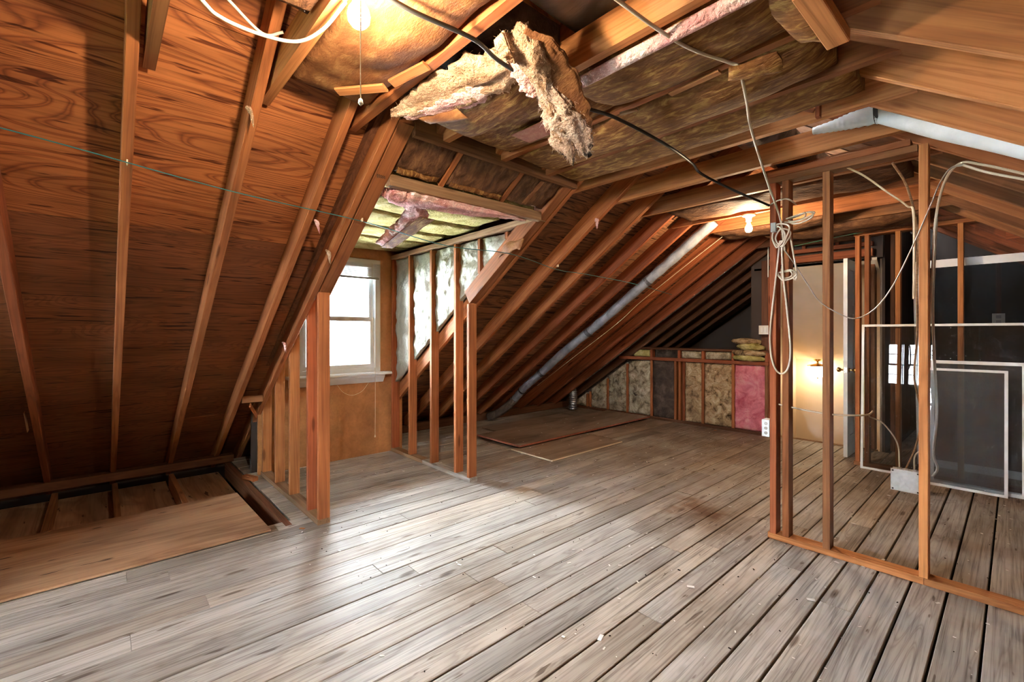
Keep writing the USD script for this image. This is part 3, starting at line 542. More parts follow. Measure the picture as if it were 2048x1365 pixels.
# ================================================================== EAVE BAY ON THE LEFT
for y, lab, m in [(-.72, 'open floor joist at the left edge of the view', 'timber_brown'), (-.3, 'open floor joist nearest the left edge, under the loose plywood', 'timber_brown'), (.1, 'open floor joist in the middle of the open eave bay', 'timber_brown'), (.53, 'open floor joist right of the middle of the eave bay', 'timber_brown')]:
    lumber('floor_joist', lab, 'joist', (-5.72, y, -.085), (-3.52, y, -.085), .042, .13, m)
lumber('floor_joist', 'big dark joist along the edge of the floor beside the left dormer wall', 'joist', (-5.72, 1.02, -.075), (-3.55, 1.02, -.075), .05, .15, 'timber_dark')
v = np.array([-4.62, -3.0, -.012]); M, L = frame((-4.05, -3.0, .004), (-4.05, .89, .004), (-.02, 0, 1))
solo('plywood_sheet', 'loose stained plywood sheet over the open joists at lower left', 'plywood sheet', bar(L, 1.08, .013, .001), 'loose_sheet', M)
lumber('wood_scrap', 'short offcut lying at the foot of the left dormer wall', 'wood scrap', (-4.98, 1.03, .02), (-4.82, 1.09, .02), .05, .04, 'timber_orange')
lumber('wood_scrap', 'splintered lath hanging between two rafters near the left dormer wall', 'wood scrap', (-4.62, 1.0, .75), (-4.78, 1.09, .62), .012, .04, 'timber_orange')
lumber('wood_scrap', 'stub of wood nailed between rafters beside the left dormer wall', 'wood scrap', (-4.75, .96, .79), (-4.75, 1.13, .79), .04, .06, 'timber_brown')
lumber('wood_scrap', 'thin pale lath stuck to the far left rafter', 'wood scrap', (-4.72, -.40, .84), (-4.80, -.39, .69), .006, .03, 'timber_grey')

# ================================================================== LOOSE PANELS ON THE FAR FLOOR
for x0, x1, y0, y1, z, th, m, lab in [(-4.80, -3.98, 3.72, 6.60, .035, .02, 'floor_sheet', 'large raised dark hatch panel on the far floor with a red edge'), (-4.04, -3.38, 3.64, 4.95, .004, .012, 'floor_sheet', 'thin pale edged sheet lying in front of the dark hatch panel'),
                                    (-5.25, -4.86, 4.15, 5.85, .004, .016, 'floor_sheet', 'narrow loose board near the eave by the black duct end'), (-3.96, -3.58, 5.0, 6.62, .004, .012, 'floor_sheet', 'flat sheet by the knee wall under the black paper bay')]:
    M, L = frame(((x0 + x1) / 2, y0, z + th / 2), ((x0 + x1) / 2, y1, z + th / 2 - (.004 if z > .02 else 0)), (0, 0, 1))
    p = solo('floor_panel', lab, 'panel', bar(L, x1 - x0, th, .001), m, M)
    if 'raised' in lab:
        timber(p, 'edge_strip', (x1 + .004, y0, z + .01), (x1 + .004, y1, z + .01), .006, .022, 'red_print', label='red edge strip'); timber(p, 'edge_strip', (x0, y0 - .004, z + .01), (x1, y0 - .004, z + .01), .006, .022, 'red_print')
        for yy in (4.0, 5.2, 6.4): timber(p, 'batten', (x0 + .05, yy, z / 2 + .001), (x1 - .05, yy, z / 2 + .001), .04, z - .003, 'timber_dark')
    elif 'thin pale' in lab:
        timber(p, 'edge_strip', (x1 + .003, y0, z + .008), (x1 + .003, y1, z + .008), .006, .016, 'string_pale'); timber(p, 'edge_strip', (x0, y0 - .003, z + .008), (x1, y0 - .003, z + .008), .006, .016, 'string_pale')
    elif 'narrow' in lab:
        timber(p, 'edge_strip', (x1 + .004, y0, z + .008), (x1 + .004, y1, z + .008), .02, .016, 'timber_pale')

# ================================================================== NEAR STUD PARTITION
pt = thing('stud_partition', 'open stud partition at the right with a doubled end post', 'stud wall', (-.5, 3.45, 0))
timber(pt, 'bottom_plate', (-1.14, 3.435, .02), (-.345, 3.435, .02), .09, .04, 'timber_pale'); timber(pt, 'bottom_plate', (-.343, 3.435, .02), (.75, 3.435, .02), .09, .04, 'timber_pale')
for x0, m in [(-1.128, 'timber_red'), (-1.052, 'timber_orange'), (-.822, 'timber_brown'), (-.365, 'timber_pale'), (.1, 'timber_pale')]:
    z1 = 2.42 if x0 < -.4 else zr(x0 + .04) - .002
    stud(pt, x0, x0 + .04, 3.392, 3.48, .04, z1, m)
timber(pt, 'top_plate', (-1.14, 3.435, 2.44), (-.37, 3.435, 2.44), .09, .04, 'timber_brown'); timber(pt, 'top_plate', (-1.14, 3.435, 2.481), (-.40, 3.435, 2.481), .09, .04, 'timber_orange')

# ================================================================== FAR STUD WALL
ft = thing('stud_partition', 'far stud wall behind the leaning window screens', 'stud wall', (-.4, 6.0, 0))
timber(ft, 'bottom_plate', (-1.16, 6.0, .02), (1.4, 6.0, .02), .09, .04, 'timber_brown')
for x0, m in [(-1.148, 'timber_orange'), (-1.068, 'timber_orange'), (-.818, 'timber_pale'), (-.367, 'timber_pale'), (.08, 'timber_pale')]:
    stud(ft, x0, x0 + .04, 5.955, 6.045, .04, 2.43, m)
timber(ft, 'top_plate', (-1.16, 6.0, 2.45), (1.2, 6.0, 2.45), .09, .04, 'timber_orange')
timber(ft, 'top_plate', (-.75, 6.0, 2.495), (1.2, 6.0, 2.495), .088, .045, 'timber_red')
lumber('roof_strut', 'slanting roof strut standing on the far stud wall, nearer the partition post', 'strut', (-.34, 6.0, 2.52), (-.55, 5.96, 3.0), .04, .09, 'timber_brown', up=(0, 1, 0))
lumber('roof_strut', 'short upright roof strut on the far stud wall, beside the slanting one', 'strut', (-.25, 6.02, 2.52), (-.27, 6.02, 2.95), .04, .09, 'timber_red', up=(0, 1, 0))
lumber('wall_block', 'short framing block under the far top plate at the right edge', 'timber block', (-.06, 6.0, 2.33), (.07, 6.0, 2.33), .05, .19, 'timber_red')
op = thing('outlet_plate', 'pale outlet plate on a dark stud behind the tall screen', 'outlet', (-.13, 7.4, 1.55))
op_ = part(op, 'plate', box(-.18, -.08, 7.395, 7.402, 1.49, 1.62), 'plastic_ivory'); part(op_, 'socket', box(-.15, -.11, 7.392, 7.395, 1.565, 1.60), 'bead_board'); part(op_, 'socket', box(-.15, -.11, 7.392, 7.395, 1.51, 1.545), 'bead_board')
lumber('dark_stud', 'dark stud carrying the pale outlet plate behind the tall screen', 'stud', (-.13, 7.447, 0), (-.13, 7.447, 2.2), .04, .09, 'timber_dark', up=(0, 1, 0))
for x, y, lab in [(-.98, 7.0, 'dark stud deep behind the far stud wall, left one'), (-.72, 7.4, 'dark stud deep behind the far stud wall, right one')]:
    lumber('dark_stud', lab, 'stud', (x, y, 0), (x, y, 2.6), .04, .09, 'timber_dark', up=(0, 1, 0))

# ================================================================== KNEE WALL WITH BATTS
kw = thing('knee_wall_frame', 'dark low knee wall frame at the far end', 'stud wall', (-3.9, 6.7, 0))
timber(kw, 'bottom_plate', (-5.75, 6.745, .022), (-2.24, 6.745, .022), .1, .044, 'timber_dark')
timber(kw, 'rail', (-4.62, 6.735, .985), (-2.24, 6.735, .985), .11, .05, 'timber_red')
timber(kw, 'ledge', (-4.5, 6.85, 1.15), (-2.24, 6.85, 1.15), .3, .03, 'timber_dark')
sx = [(-5.36, 'timber_orange'), (-5.29, 'timber_orange'), (-4.90, 'timber_orange'), (-4.49, 'timber_orange'), (-4.03, 'timber_orange'), (-3.61, 'timber_orange'), (-3.54, 'timber_orange'), (-3.47, 'timber_red'), (-3.17, 'timber_orange'), (-2.73, 'timber_orange'), (-2.29, 'timber_brown')]
for x, m in sx:
    zt = min(.96, zl(x - .02) - .06); stud(kw, x, x + .038, 6.70, 6.79, .044, zt, m)
for x in (-4.03, -3.55, -3.17, -2.73, -2.29): stud(kw, x, x + .038, 6.70, 6.79, 1.01, 1.133, 'timber_red', 'cripple_stud')
part(kw, 'backing_board', prism([(-5.75, .0), (-2.24, 0), (-2.24, 1.13), (-4.4, 1.13), (-5.75, .1)], 1, 6.84, 6.86), 'black_paper')
bays = [(-5.70, -5.36, 'fibreglass_dirty', 'grubby insulation sliver at the eave end of the knee wall'), (-5.25, -4.90, 'fibreglass_dirty', 'grey insulation batt with a brown patch, second from the eave'), (-4.86, -4.49, 'fibreglass_dirty', 'sooty grey insulation batt in the middle left of the knee wall'), (-4.45, -4.03, 'fibreglass_dirty', 'tall grey tan batt left of the dark paper bay'),
        (-3.99, -3.61, 'black_paper', 'crumpled dark brown paper batt in the knee wall'), (-3.43, -3.17, 'fibreglass_rust', 'rusty tan batt right of the dark paper bay'), (-3.13, -2.73, 'fibreglass_rust', 'mottled tan batt left of the pink one'), (-2.69, -2.29, 'fibreglass_pink', 'bright pink insulation batt near the doorway')]
for i, (a, b, m, lab) in enumerate(bays):
    ta, tb = min(.955, zl(a) - .05), min(.955, zl(b) - .05)
    solo('insulation_batt', lab, 'insulation', batt((a, 6.72, .045), (b, 6.72, .045), (b, 6.72, tb), (a, 6.72, ta), (0, -1, 0), .08, .025, .03 if 'fib' in m else .022, 20 + i, 26, 46, 10 if 'fib' in m else 6), m, smooth=True)
for i, (a, b, m, lab) in enumerate([(-4.36, -4.05, 'fibreglass_yellow', 'short insulation strip above the rail, leftmost'), (-3.5, -3.19, 'fibreglass_dirty', 'short insulation strip above the rail, second of three'), (-3.12, -2.76, 'fibreglass_dirty', 'short insulation strip above the rail, nearest the heap')]):
    solo('insulation_batt', lab, 'insulation', batt((a, 6.73, 1.012), (b, 6.73, 1.012), (b, 6.73, 1.125), (a, 6.73, 1.125), (0, -1, 0), .06, .02, .015, 40 + i, 16, 8, 14), m, smooth=True)
pile = thing('insulation_heap', 'heap of folded yellow insulation on the knee wall ledge', 'insulation', (-2.48, 6.75, 1.0))
for i, (z, x0, x1, dz) in enumerate([(1.05, -2.70, -2.30, .05), (1.13, -2.72, -2.28, .05), (1.21, -2.66, -2.30, .06), (1.29, -2.72, -2.34, .05)]):
    part(pile, 'folded_layer', fluff([(x0, 6.72, z), ((x0 + x1) / 2, 6.69, z + .01 * (-1) ** i), (x1, 6.73, z - .01)], [.03, .1, .11, .04], [.02, dz, dz, .02], (0, 1, 0), .022, 60 + i), 'fibreglass_rust' if i % 2 else 'fibreglass_yellow', smooth=True)

# ================================================================== STAIR ENCLOSURE, DOOR
st = thing('wall_stair', 'beige papered stairwell beyond the door', 'wall', (-1.8, 7.6, 0), kind='structure')
part(st, 'side_wall', box(-2.48, -2.46, 6.83, 8.65, -2.2, 2.3), 'wallpaper'); part(st, 'side_wall', box(-1.10, -1.08, 6.98, 8.65, -2.2, 2.3), 'wallpaper')
part(st, 'outer_skin', box(-1.078, -1.05, 6.96, 8.88, -.2, 2.9), 'gable_dark'); part(st, 'outer_skin', box(-2.50, -2.482, 6.82, 8.88, -.2, 1.9), 'gable_dark')
part(st, 'wall_board', box(-2.50, -2.255, 6.80, 6.818, 0, 2.45), 'gable_dark'); part(st, 'wall_board', box(-2.50, -1.05, 6.83, 6.85, 2.30, 2.95), 'gable_dark')
part(st, 'end_wall', box(-2.46, -1.10, 8.62, 8.64, -2.2, 1.5), 'wallpaper')
part(st, 'sloping_soffit', prism([(6.80, 2.27), (8.62, .97), (8.62, 1.0), (6.80, 2.30)], 0, -2.46, -1.10), 'wallpaper')
part(st, 'nosing', tube([(-2.2, 6.84, -.005), (-1.1, 6.84, -.005)], .022, 10, 0), 'timber_grey')
for k in range(9):
    part(st, 'stair_tread', box(-2.46, -1.10, 6.84 + .2 * k, 7.06 + .2 * k, -.22 - .2 * k, -.19 - .2 * k), 'timber_brown')
part(st, 'handrail', tube([(-2.40, 6.95, .16), (-2.40, 7.5, -.25), (-2.40, 8.2, -.75)], .022, 10, 0), 'timber_dark')
timber(st, 'jamb', (-2.24, 6.78, 0), (-2.24, 6.78, 2.26), .12, .03, 'timber_red', up=(1, 0, 0)); timber(st, 'jamb', (-1.17, 6.92, 0), (-1.17, 6.92, 2.26), .12, .08, 'timber_orange', up=(1, 0, 0))
timber(st, 'header', (-2.25, 6.78, 2.36), (-1.13, 6.78, 2.36), .1, .09, 'timber_red'); timber(st, 'header', (-2.25, 6.76, 2.46), (-1.13, 6.76, 2.46), .1, .05, 'timber_red')
part(st, 'head_casing', box(-2.22, -1.15, 6.80, 6.83, 2.27, 2.30), 'white_paint')
for x in (-1.86, -1.5): stud(st, x, x + .04, 6.74, 6.80, 2.49, 2.74, 'timber_red', 'cripple_stud')
door = thing('door_1', 'white panelled door standing open edge on, with brass knobs', 'door', (-1.265, 6.55, 0), kind='structure')
dx0, dx1, dy0, dy1 = -1.300, -1.262, 6.19, 6.90
for a, b, c, d, n in [(dy0, dy0 + .11, .012, 2.24, 'stile'), (dy1 - .11, dy1, .012, 2.24, 'stile'), (dy0 + .11, dy1 - .11, .012, .24, 'rail'), (dy0 + .11, dy1 - .11, .82, .95, 'rail'), (dy0 + .11, dy1 - .11, 1.62, 1.72, 'rail'), (dy0 + .11, dy1 - .11, 2.12, 2.24, 'rail'), (6.5, 6.59, .24, .82, 'mullion'), (6.5, 6.59, .95, 1.62, 'mullion'), (6.5, 6.59, 1.72, 2.12, 'mullion')]:
    part(door, n, box(dx0, dx1, a, b, c, d), 'door_paint')
for z0, z1 in ((.24, .82), (.95, 1.62), (1.72, 2.12)):
    for a, b in ((dy0 + .11, 6.5), (6.59, dy1 - .11)): part(door, 'panel', box(dx0 + .012, dx1 - .012, a, b, z0, z1), 'door_paint')
for s in (-1, 1):
    prof = [(0, 0), (.026, 0), (.026, .006), (.011, .01), (.010, .03), (.02, .04), (.027, .052), (.026, .066), (.014, .074), (0, .075)]
    k = lathe(prof, 16); R = trimesh.transformations.rotation_matrix(s * math.pi / 2, (0, 1, 0)); k.apply_transform(R); k.apply_translation((dx1 if s > 0 else dx0, dy0 + .065, .985)); part(door, 'knob', k, 'brass', smooth=40)
part(door, 'latch_plate', box(dx0 + .006, dx1 - .006, dy0 - .002, dy0, .95, 1.02), 'nickel')
for z in (.3, 1.15, 2.0): part(door, 'hinge', tube([(dx0 - .004, dy1, z), (dx0 - .004, dy1, z + .09)], .007, 8, 0), 'brass')
lt = thing('stair_lantern', 'small lit glass lantern hanging in the stairwell', 'lamp', (-2.10, 8.4, .62))
part(lt, 'canopy', lathe([(0, 0), (.06, 0), (.05, -.02), (.014, -.035), (.014, -.08), (0, -.08)], 14, (-2.10, 8.4, .99)), 'brass', smooth=40)
part(lt, 'cap', lathe([(.012, .035), (.15, 0), (.145, -.008), (0, -.006)], 6, (-2.10, 8.4, .89)), 'brass')
part(lt, 'glass_shade', lathe([(.125, .0), (.12, -.03), (.075, -.17), (0, -.172)], 6, (-2.10, 8.4, .88)), 'lantern_light')
part(lt, 'finial', lathe([(0, 0), (.014, -.008), (.006, -.02), (0, -.03)], 8, (-2.10, 8.4, .708)), 'brass')
sw = thing('light_switch', 'double ivory switch plate beside the partition posts', 'switch', (-2.30, 6.69, 1.45))
sp_ = part(sw, 'plate', box(-2.36, -2.24, 6.685, 6.692, 1.385, 1.505), 'plastic_ivory'); part(sw, 'backing_box', box(-2.35, -2.25, 6.692, 6.76, 1.39, 1.5), 'galvanised')
for a in (-2.335, -2.29): part(sp_, 'rocker', box(a, a + .033, 6.678, 6.685, 1.41, 1.48), 'white_paint')
lumber('switch_stud', 'upright stud carrying the light switch at the end of the knee wall', 'stud', (-2.31, 6.80, 1.17), (-2.31, 6.80, 2.4), .1, .04, 'timber_dark', up=(0, 1, 0))

# ================================================================== WINDOW SCREENS AND STORM PANES
def screen(name, label, x0, x1, y0, z0, y1, z1, fr, glassm, edge='aluminium_white', th=.014, yaw=0, cat='window screen', wavy=0):
    """Frame leaning: foot at y0, z0, head at y1, z1."""
    s = thing(name, label, cat, ((x0 + x1) / 2, y0, z0))
    up = np.array([0, y1 - y0, z1 - z0]); H = np.linalg.norm(up); up /= H; X = np.array([math.cos(yaw), math.sin(yaw), 0]); N = np.cross(X, up)
    M = np.eye(4); M[:3, 0], M[:3, 1], M[:3, 2], M[:3, 3] = X, up, -N if False else np.cross(X, up), (x0, y0, z0)
    W = x1 - x0
    def b(a0, a1, c0, c1, t): return box(a0, a1, c0, c1, -t / 2, t / 2)
    part(s, 'stile', b(0, fr, 0, H, th), edge, M); part(s, 'stile', b(W - fr, W, 0, H, th), edge, M); part(s, 'rail', b(fr, W - fr, 0, fr, th), edge, M); part(s, 'rail', b(fr, W - fr, H - fr, H, th), edge, M)
    if wavy:
        nx, ny = 30, 50; u, v = np.meshgrid(np.linspace(fr, W - fr, nx), np.linspace(fr, H - fr, ny), indexing='ij')
        z = .0035 * wavy * (meshkit.fbm(np.stack([u * 5, v * 4, 0 * u], -1).reshape(-1, 3), 2, 5) - .5); V = np.c_[u.ravel(), v.ravel(), z]; F = []
        for i in range(nx - 1):
            for j in range(ny - 1): a = i * ny + j; F += [(a, a + ny, a + ny + 1), (a, a + ny + 1, a + 1)]
        part(s, 'pane', (V, np.array(F)), glassm, M, smooth=True)
    else:
        V = np.array([(fr, fr, 0), (W - fr, fr, 0), (W - fr, H - fr, 0), (fr, H - fr, 0)]); part(s, 'pane', (V, np.array([(0, 1, 2), (0, 2, 3)])), glassm, M)
    return s, M, H
screen('window_screen', 'tall dark insect screen in a broad white frame, behind the far studs', -.70, .75, 6.42, .02, 6.10, 2.12, .075, 'insect_screen', th=.025)
screen('storm_pane', 'large clear storm pane in a thin frame leaning on the far studs', -1.085, .50, 5.86, .0, 5.935, 1.49, .022, 'storm_glass', cat='storm window')
screen('storm_pane', 'dusty storm pane in a ribbed white frame leaning behind the smallest pane', -.545, .065, 5.775, .0, 5.875, 1.145, .03, 'storm_glass_dusty', cat='storm window', th=.02)
screen('storm_pane', 'smallest front pane with rippled reflections, leaning nearest the partition', -.60, -.045, 5.70, .0, 5.795, 1.075, .022, 'storm_glass_dusty', cat='storm window', wavy=.35)

# ================================================================== ELECTRICAL BOXES AND CABLES
jb = thing('junction_box', 'large galvanised junction box on the floor behind the partition', 'junction box', (-.655, 5.28, 0))
part(jb, 'box', box(-.75, -.56, 5.27, 5.36, .0, .185), 'galvanised'); cv = part(jb, 'cover', box(-.755, -.555, 5.262, 5.27, .0, .19), 'galvanised')
for x, z in [(-.74, .175), (-.57, .175), (-.74, .015), (-.57, .015)]: part(cv, 'screw', box(x - .006, x + .006, 5.258, 5.262, z - .006, z + .006), 'cable_black')
for x in (-.70, -.655, -.60): part(jb, 'clamp', box(x - .014, x + .014, 5.30, 5.33, .185, .2), 'nickel')
ob = thing('outlet_box', 'small galvanised outlet box on the end post of the partition', 'junction box', (-1.16, 3.44, .75))
bx_ = part(ob, 'box', box(-1.178, -1.130, 3.392, 3.47, .69, .805), 'galvanised')
for z in (.715, .748, .78): part(bx_, 'knockout', tube([(-1.152, 3.392, z), (-1.152, 3.390, z)], .011, 12, 0), 'nickel')
def cable(name, label, pts, r, m, cat='cable', n=8, flat=None, sm=8): return solo(name, label, cat, tube(pts, r, n, sm, flat), m, smooth=50)
cable('cable', 'cream cable swagging from the top left to the bright bulb', [(-1.60, .02, 2.56), (-1.79, .24, 2.50), (-1.83, .31, 2.485), (-1.82, .43, 2.475), (-1.75, .53, 2.46), (-1.62, .575, 2.46), (-1.46, .59, 2.475)], .0065, 'cable_cream')
cable('cable', 'short cream cable end at the top left between ties', [(-1.99, .55, 2.62), (-2.02, .48, 2.60), (-1.95, .34, 2.64)], .006, 'cable_cream')
cable('cable', 'black cable crossing below the ceiling batts and ties', [(-1.33, .55, 2.47), (-1.325, .75, 2.455), (-1.31, 1.0, 2.46), (-1.32, 1.15, 2.435), (-1.31, 1.55, 2.415), (-1.27, 1.81, 2.42), (-1.27, 2.29, 2.42), (-1.36, 2.75, 2.465), (-1.395, 2.95, 2.455), (-1.27, 3.14, 2.36), (-1.12, 3.36, 2.265)], .008, 'cable_black')
cable('cable', 'cream cable from the torn ceiling paper down to the partition', [(-.90, 1.0, 2.52), (-.86, 1.27, 2.475), (-.82, 1.59, 2.46), (-.76, 1.84, 2.47), (-.745, 1.90, 2.46), (-.81, 2.15, 2.44), (-.90, 2.45, 2.43), (-.99, 2.95, 2.29), (-1.045, 3.33, 2.16), (-1.03, 3.37, 1.95)], .0065, 'cable_cream')
cable('cable', 'flat grey ribbon cable drooping in front of the stud partition', [(-1.03, 3.375, 1.95), (-.97, 3.375, 1.85), (-.90, 3.37, 1.72), (-.83, 3.37, 1.60), (-.72, 3.37, 1.515), (-.64, 3.37, 1.49), (-.55, 3.37, 1.55), (-.47, 3.37, 1.68), (-.39, 3.37, 1.88), (-.32, 3.37, 2.08), (-.275, 3.38, 2.22), (-.235, 3.40, 2.29), (-.19, 3.42, 2.30)], .0085, 'cable_tape', flat=(1., .4))
cable('cable', 'pair of pale cables clipped to the rafter at right, upper one', [(-.34, 3.47, 1.2), (-.315, 3.47, 1.75), (-.30, 3.47, 2.05), (-.26, 3.44, 2.24), (-.20, 3.43, 2.315), (-.12, 3.43, 2.285), (.0, 3.43, 2.215), (.12, 3.43, 2.14)], .0065, 'cable_cream')
cable('cable', 'pair of pale cables clipped to the rafter at right, lower one', [(-.19, 3.42, 2.30), (-.10, 3.41, 2.235), (.03, 3.41, 2.165), (.15, 3.41, 2.10)], .0065, 'cable_cream')
cable('cable', 'pale cable running through the partition studs to the floor junction box', [(-1.09, 3.44, .915), (-1.03, 3.44, .905), (-.80, 3.44, .885), (-.64, 3.6, .88), (-.74, 4.4, .80), (-.86, 5.0, .67), (-.79, 5.15, .60), (-.71, 5.27, .42), (-.70, 5.315, .2)], .006, 'cable_cream')
cable('cable', 'dark cable dropping left of the partition post to the floor junction box', [(-.50, 3.55, 2.43), (-.45, 3.7, 2.30), (-.42, 3.85, 2.05), (-.45, 4.1, 1.75), (-.48, 4.4, 1.4), (-.53, 4.7, 1.05), (-.52, 5.0, .72), (-.58, 5.2, .42), (-.655, 5.315, .2)], .007, 'timber_grey')
cable('cable', 'cream cable hooped between junction box and partition post', [(-.60, 5.315, .2), (-.595, 5.3, .32), (-.55, 5.25, .38), (-.50, 5.2, .36)], .0065, 'cable_cream')
cable('cable', 'white cable stapled down the right side of the partition post', [(-.30, 3.49, 2.05), (-.315, 3.49, 1.6), (-.31, 3.49, 1.3), (-.30, 3.50, .95), (-.315, 3.52, .72), (-.30, 3.54, .63), (-.32, 3.53, .58)], .0065, 'bead_board')
cable('cable', 'thin grey cable down between the doubled partition posts', [(-1.03, 3.50, 1.9), (-1.032, 3.50, 1.2), (-1.032, 3.50, .62)], .005, 'bead_board')
cable('cable', 'stiff cream cable arching from the partition top plate to the right post', [(-.70, 3.42, 2.425), (-.62, 3.46, 2.36), (-.52, 3.50, 2.25), (-.43, 3.52, 2.15), (-.40, 3.52, 2.08), (-.40, 3.52, 1.6)], .006, 'string_pale')
coil = thing('cable_coil', 'tangled coils of cream cable hung on the doubled partition posts', 'cable', (-1.05, 3.37, 2.1))
g = np.random.default_rng(11)
def loop(cx, cz, rx, rz, y, ph, tilt=0, turns=1.0, n=14):
    a = np.linspace(0, 2 * np.pi * turns, int(n * turns) + 1) + ph
    return [(cx + rx * np.cos(t) + .006 * math.sin(3 * t + ph), y + .012 * math.sin(2 * t + ph) - tilt * math.cos(t), cz + rz * np.sin(t) + .006 * math.cos(2 * t)) for t in a]
part(coil, 'hanging_loop', tube(spline([(-1.06, 3.375, 2.02), (-1.085, 3.37, 1.75), (-1.115, 3.368, 1.45), (-1.115, 3.368, 1.28), (-1.09, 3.368, 1.17), (-1.05, 3.368, 1.13), (-1.01, 3.368, 1.17), (-.995, 3.368, 1.29), (-1.01, 3.368, 1.5), (-1.04, 3.37, 1.8), (-1.05, 3.375, 2.02)], 10), .006, 8, 0), 'cable_cream', smooth=50)
for i, (cx, cz, rx, rz, t) in enumerate([(-1.05, 2.06, .055, .075, 2.2), (-1.04, 2.04, .045, .06, 2.1), (-1.07, 2.05, .04, .07, 1.4), (-1.02, 1.79, .058, .032, 2.2), (-1.03, 1.795, .05, .022, 2.0)]):
    part(coil, 'coil', tube(loop(cx, cz, rx, rz, 3.355 + .006 * i, i, .02, t), .0055, 8, 3), 'cable_cream', smooth=50)
for i, (cx, cz, rx, rz) in enumerate([(-.95, 2.15, .10, .02), (-.94, 2.145, .085, .026), (-.96, 2.155, .07, .014)]):
    part(coil, 'bight', tube(loop(cx, cz, rx, rz, 3.35 + .008 * i, 2 + i, .05, 1.1), .0055, 8, 3), 'cable_cream', smooth=50)
part(coil, 'wrap', tube([(-1.135, 3.385, 2.27), (-1.08, 3.378, 2.29), (-1.03, 3.38, 2.295), (-1.0, 3.386, 2.28), (-.985, 3.45, 2.26)], .0055, 8), 'cable_cream', smooth=50)
part(coil, 'tail', tube([(-1.0, 3.375, 2.05), (-.98, 3.37, 1.93), (-.96, 3.37, 1.80), (-.965, 3.37, 1.75), (-.985, 3.37, 1.77)], .0055, 8), 'cable_cream', smooth=50)
part(coil, 'plug', box(-1.105, -1.075, 3.34, 3.375, 2.08, 2.14), 'bead_board', label='grey connector block')
ln = cable('clothes_line', 'thin teal line stapled along the rafters across the left slope', [(-2.60, -1.0, 2.22), (-2.65, -.29, 2.20), (-2.72, .5, 2.135), (-2.78, 1.23, 2.11), (-2.83, 1.9, 2.05), (-2.84, 2.55, 2.065), (-2.90, 3.2, 2.0), (-2.93, 3.66, 2.0), (-2.96, 4.6, 1.97), (-3.05, 5.6, 1.91)], .0028, 'line_teal', 'line', 6)
for x, y in [(-2.70, .09), (-2.78, 1.23), (-2.90, 3.2)]: part(ln, 'staple', box(x - .012, x + .012, y - .003, y + .003, zl(x) - .02, zl(x) + .002), 'string_pale')
cable('cable', 'thin cream wire running down the slope past the far bulb', [(-2.2, 5.2, 2.50), (-2.6, 5.15, 2.22), (-3.2, 5.1, 1.80), (-3.5, 5.0, 1.52), (-4.2, 4.95, 1.05), (-4.9, 4.95, .60)], .0035, 'string_pale', n=6)

# ================================================================== LAMPS
def bulb(name, label, at, r, m, chain):
    t = thing(name, label, 'lamp', at); x, y, z = at
    part(t, 'socket', lathe([(0, 0), (.055, 0), (.055, -.012), (.03, -.022), (.024, -.05), (.024, -.062), (0, -.062)], 20, at), 'porcelain', smooth=40)
    prof = [(.013, 0), (.014, -.012), (r * .55, -.03), (r * .9, -.05), (r, -.066), (r * .93, -.084), (r * .62, -.098), (0, -.104)]
    part(t, 'glass_bulb', lathe(prof, 22, (x, y, z - .062)), m, smooth=True)
    if chain:
        pc = part(t, 'pull_chain', tube([(x + .035, y - .01, z - .03), (x + .04, y - .012, z - .1), (x + .04, y - .012, z - .40)], .0018, 6), 'string_pale')
        part(pc, 'chain_bead', lathe([(0, .012), (.006, .006), (.008, -.006), (0, -.014)], 10, (x + .04, y - .012, z - .41)), 'porcelain', smooth=40)
    return t
bulb('ceiling_bulb', 'glaring bare bulb with a pull chain under the near tie', (-1.344, .585, 2.498), .034, 'bulb_light', True)
bulb('ceiling_bulb', 'small lit bare bulb in a white porcelain holder, far back', (-1.66, 4.455, 2.498), .032, 'bulb_light_far', False)

# ================================================================== DUCTS
rd = thing('round_duct', 'fat round metal duct running above the collar ties', 'duct', (-1.2, 3, 2.7))
dp = np.array([(-1.17, -.9, 2.86), (-1.2, .6, 2.85), (-1.2, 1.9, 2.83)])
part(rd, 'metal_section', tube(dp, .15, 28, 12), 'duct_metal', smooth=True)
part(rd, 'band', tube([(-1.2, 1.16, 2.838), (-1.2, 1.2, 2.838)], .156, 28, 0), 'duct_metal')
pts = spline([(-1.2, 1.9, 2.83), (-1.2, 2.6, 2.81), (-1.2, 3.3, 2.81), (-1.18, 4.2, 2.81), (-1.16, 5.2, 2.81), (-1.16, 6.1, 2.81)], 16)
w_ = tube(pts, .145, 28, 0); vv = w_.vertices.copy(); c = np.repeat(pts, 28, 0); dd = vv[:-2] - c; vv[:-2] = c + dd * (1 + .22 * (meshkit.fbm(vv[:-2] * 9, 4, 3) - .5))[:, None]; w_.vertices = vv
part(rd, 'plastic_wrap', w_, 'duct_wrap', smooth=True, label='dark crinkled plastic wrapped section')
gd = thing('flexible_duct', 'grey flexible duct hanging down the left slope into the eave', 'duct', (-4, 4.8, 1.2))
P = [(-2.10, 4.73, 2.56), (-2.60, 4.73, 2.20), (-3.0, 4.72, 1.92), (-3.6, 4.69, 1.49), (-4.1, 4.66, 1.15), (-4.6, 4.68, .80), (-4.95, 4.72, .58), (-5.2, 4.76, .38)]
S = spline(P, 12); R = .055 * (1 + .05 * np.sin(np.arange(len(S)) * 1.3)); tb = tube(S, R, 18, 0)
sl_ = part(gd, 'sleeve', tb, 'duct_grey', smooth=True)
for i in (20, 38, 58, 74): part(sl_, 'tape_band', tube(S[i:i + 2], .06, 18, 0), 'duct_wrap')
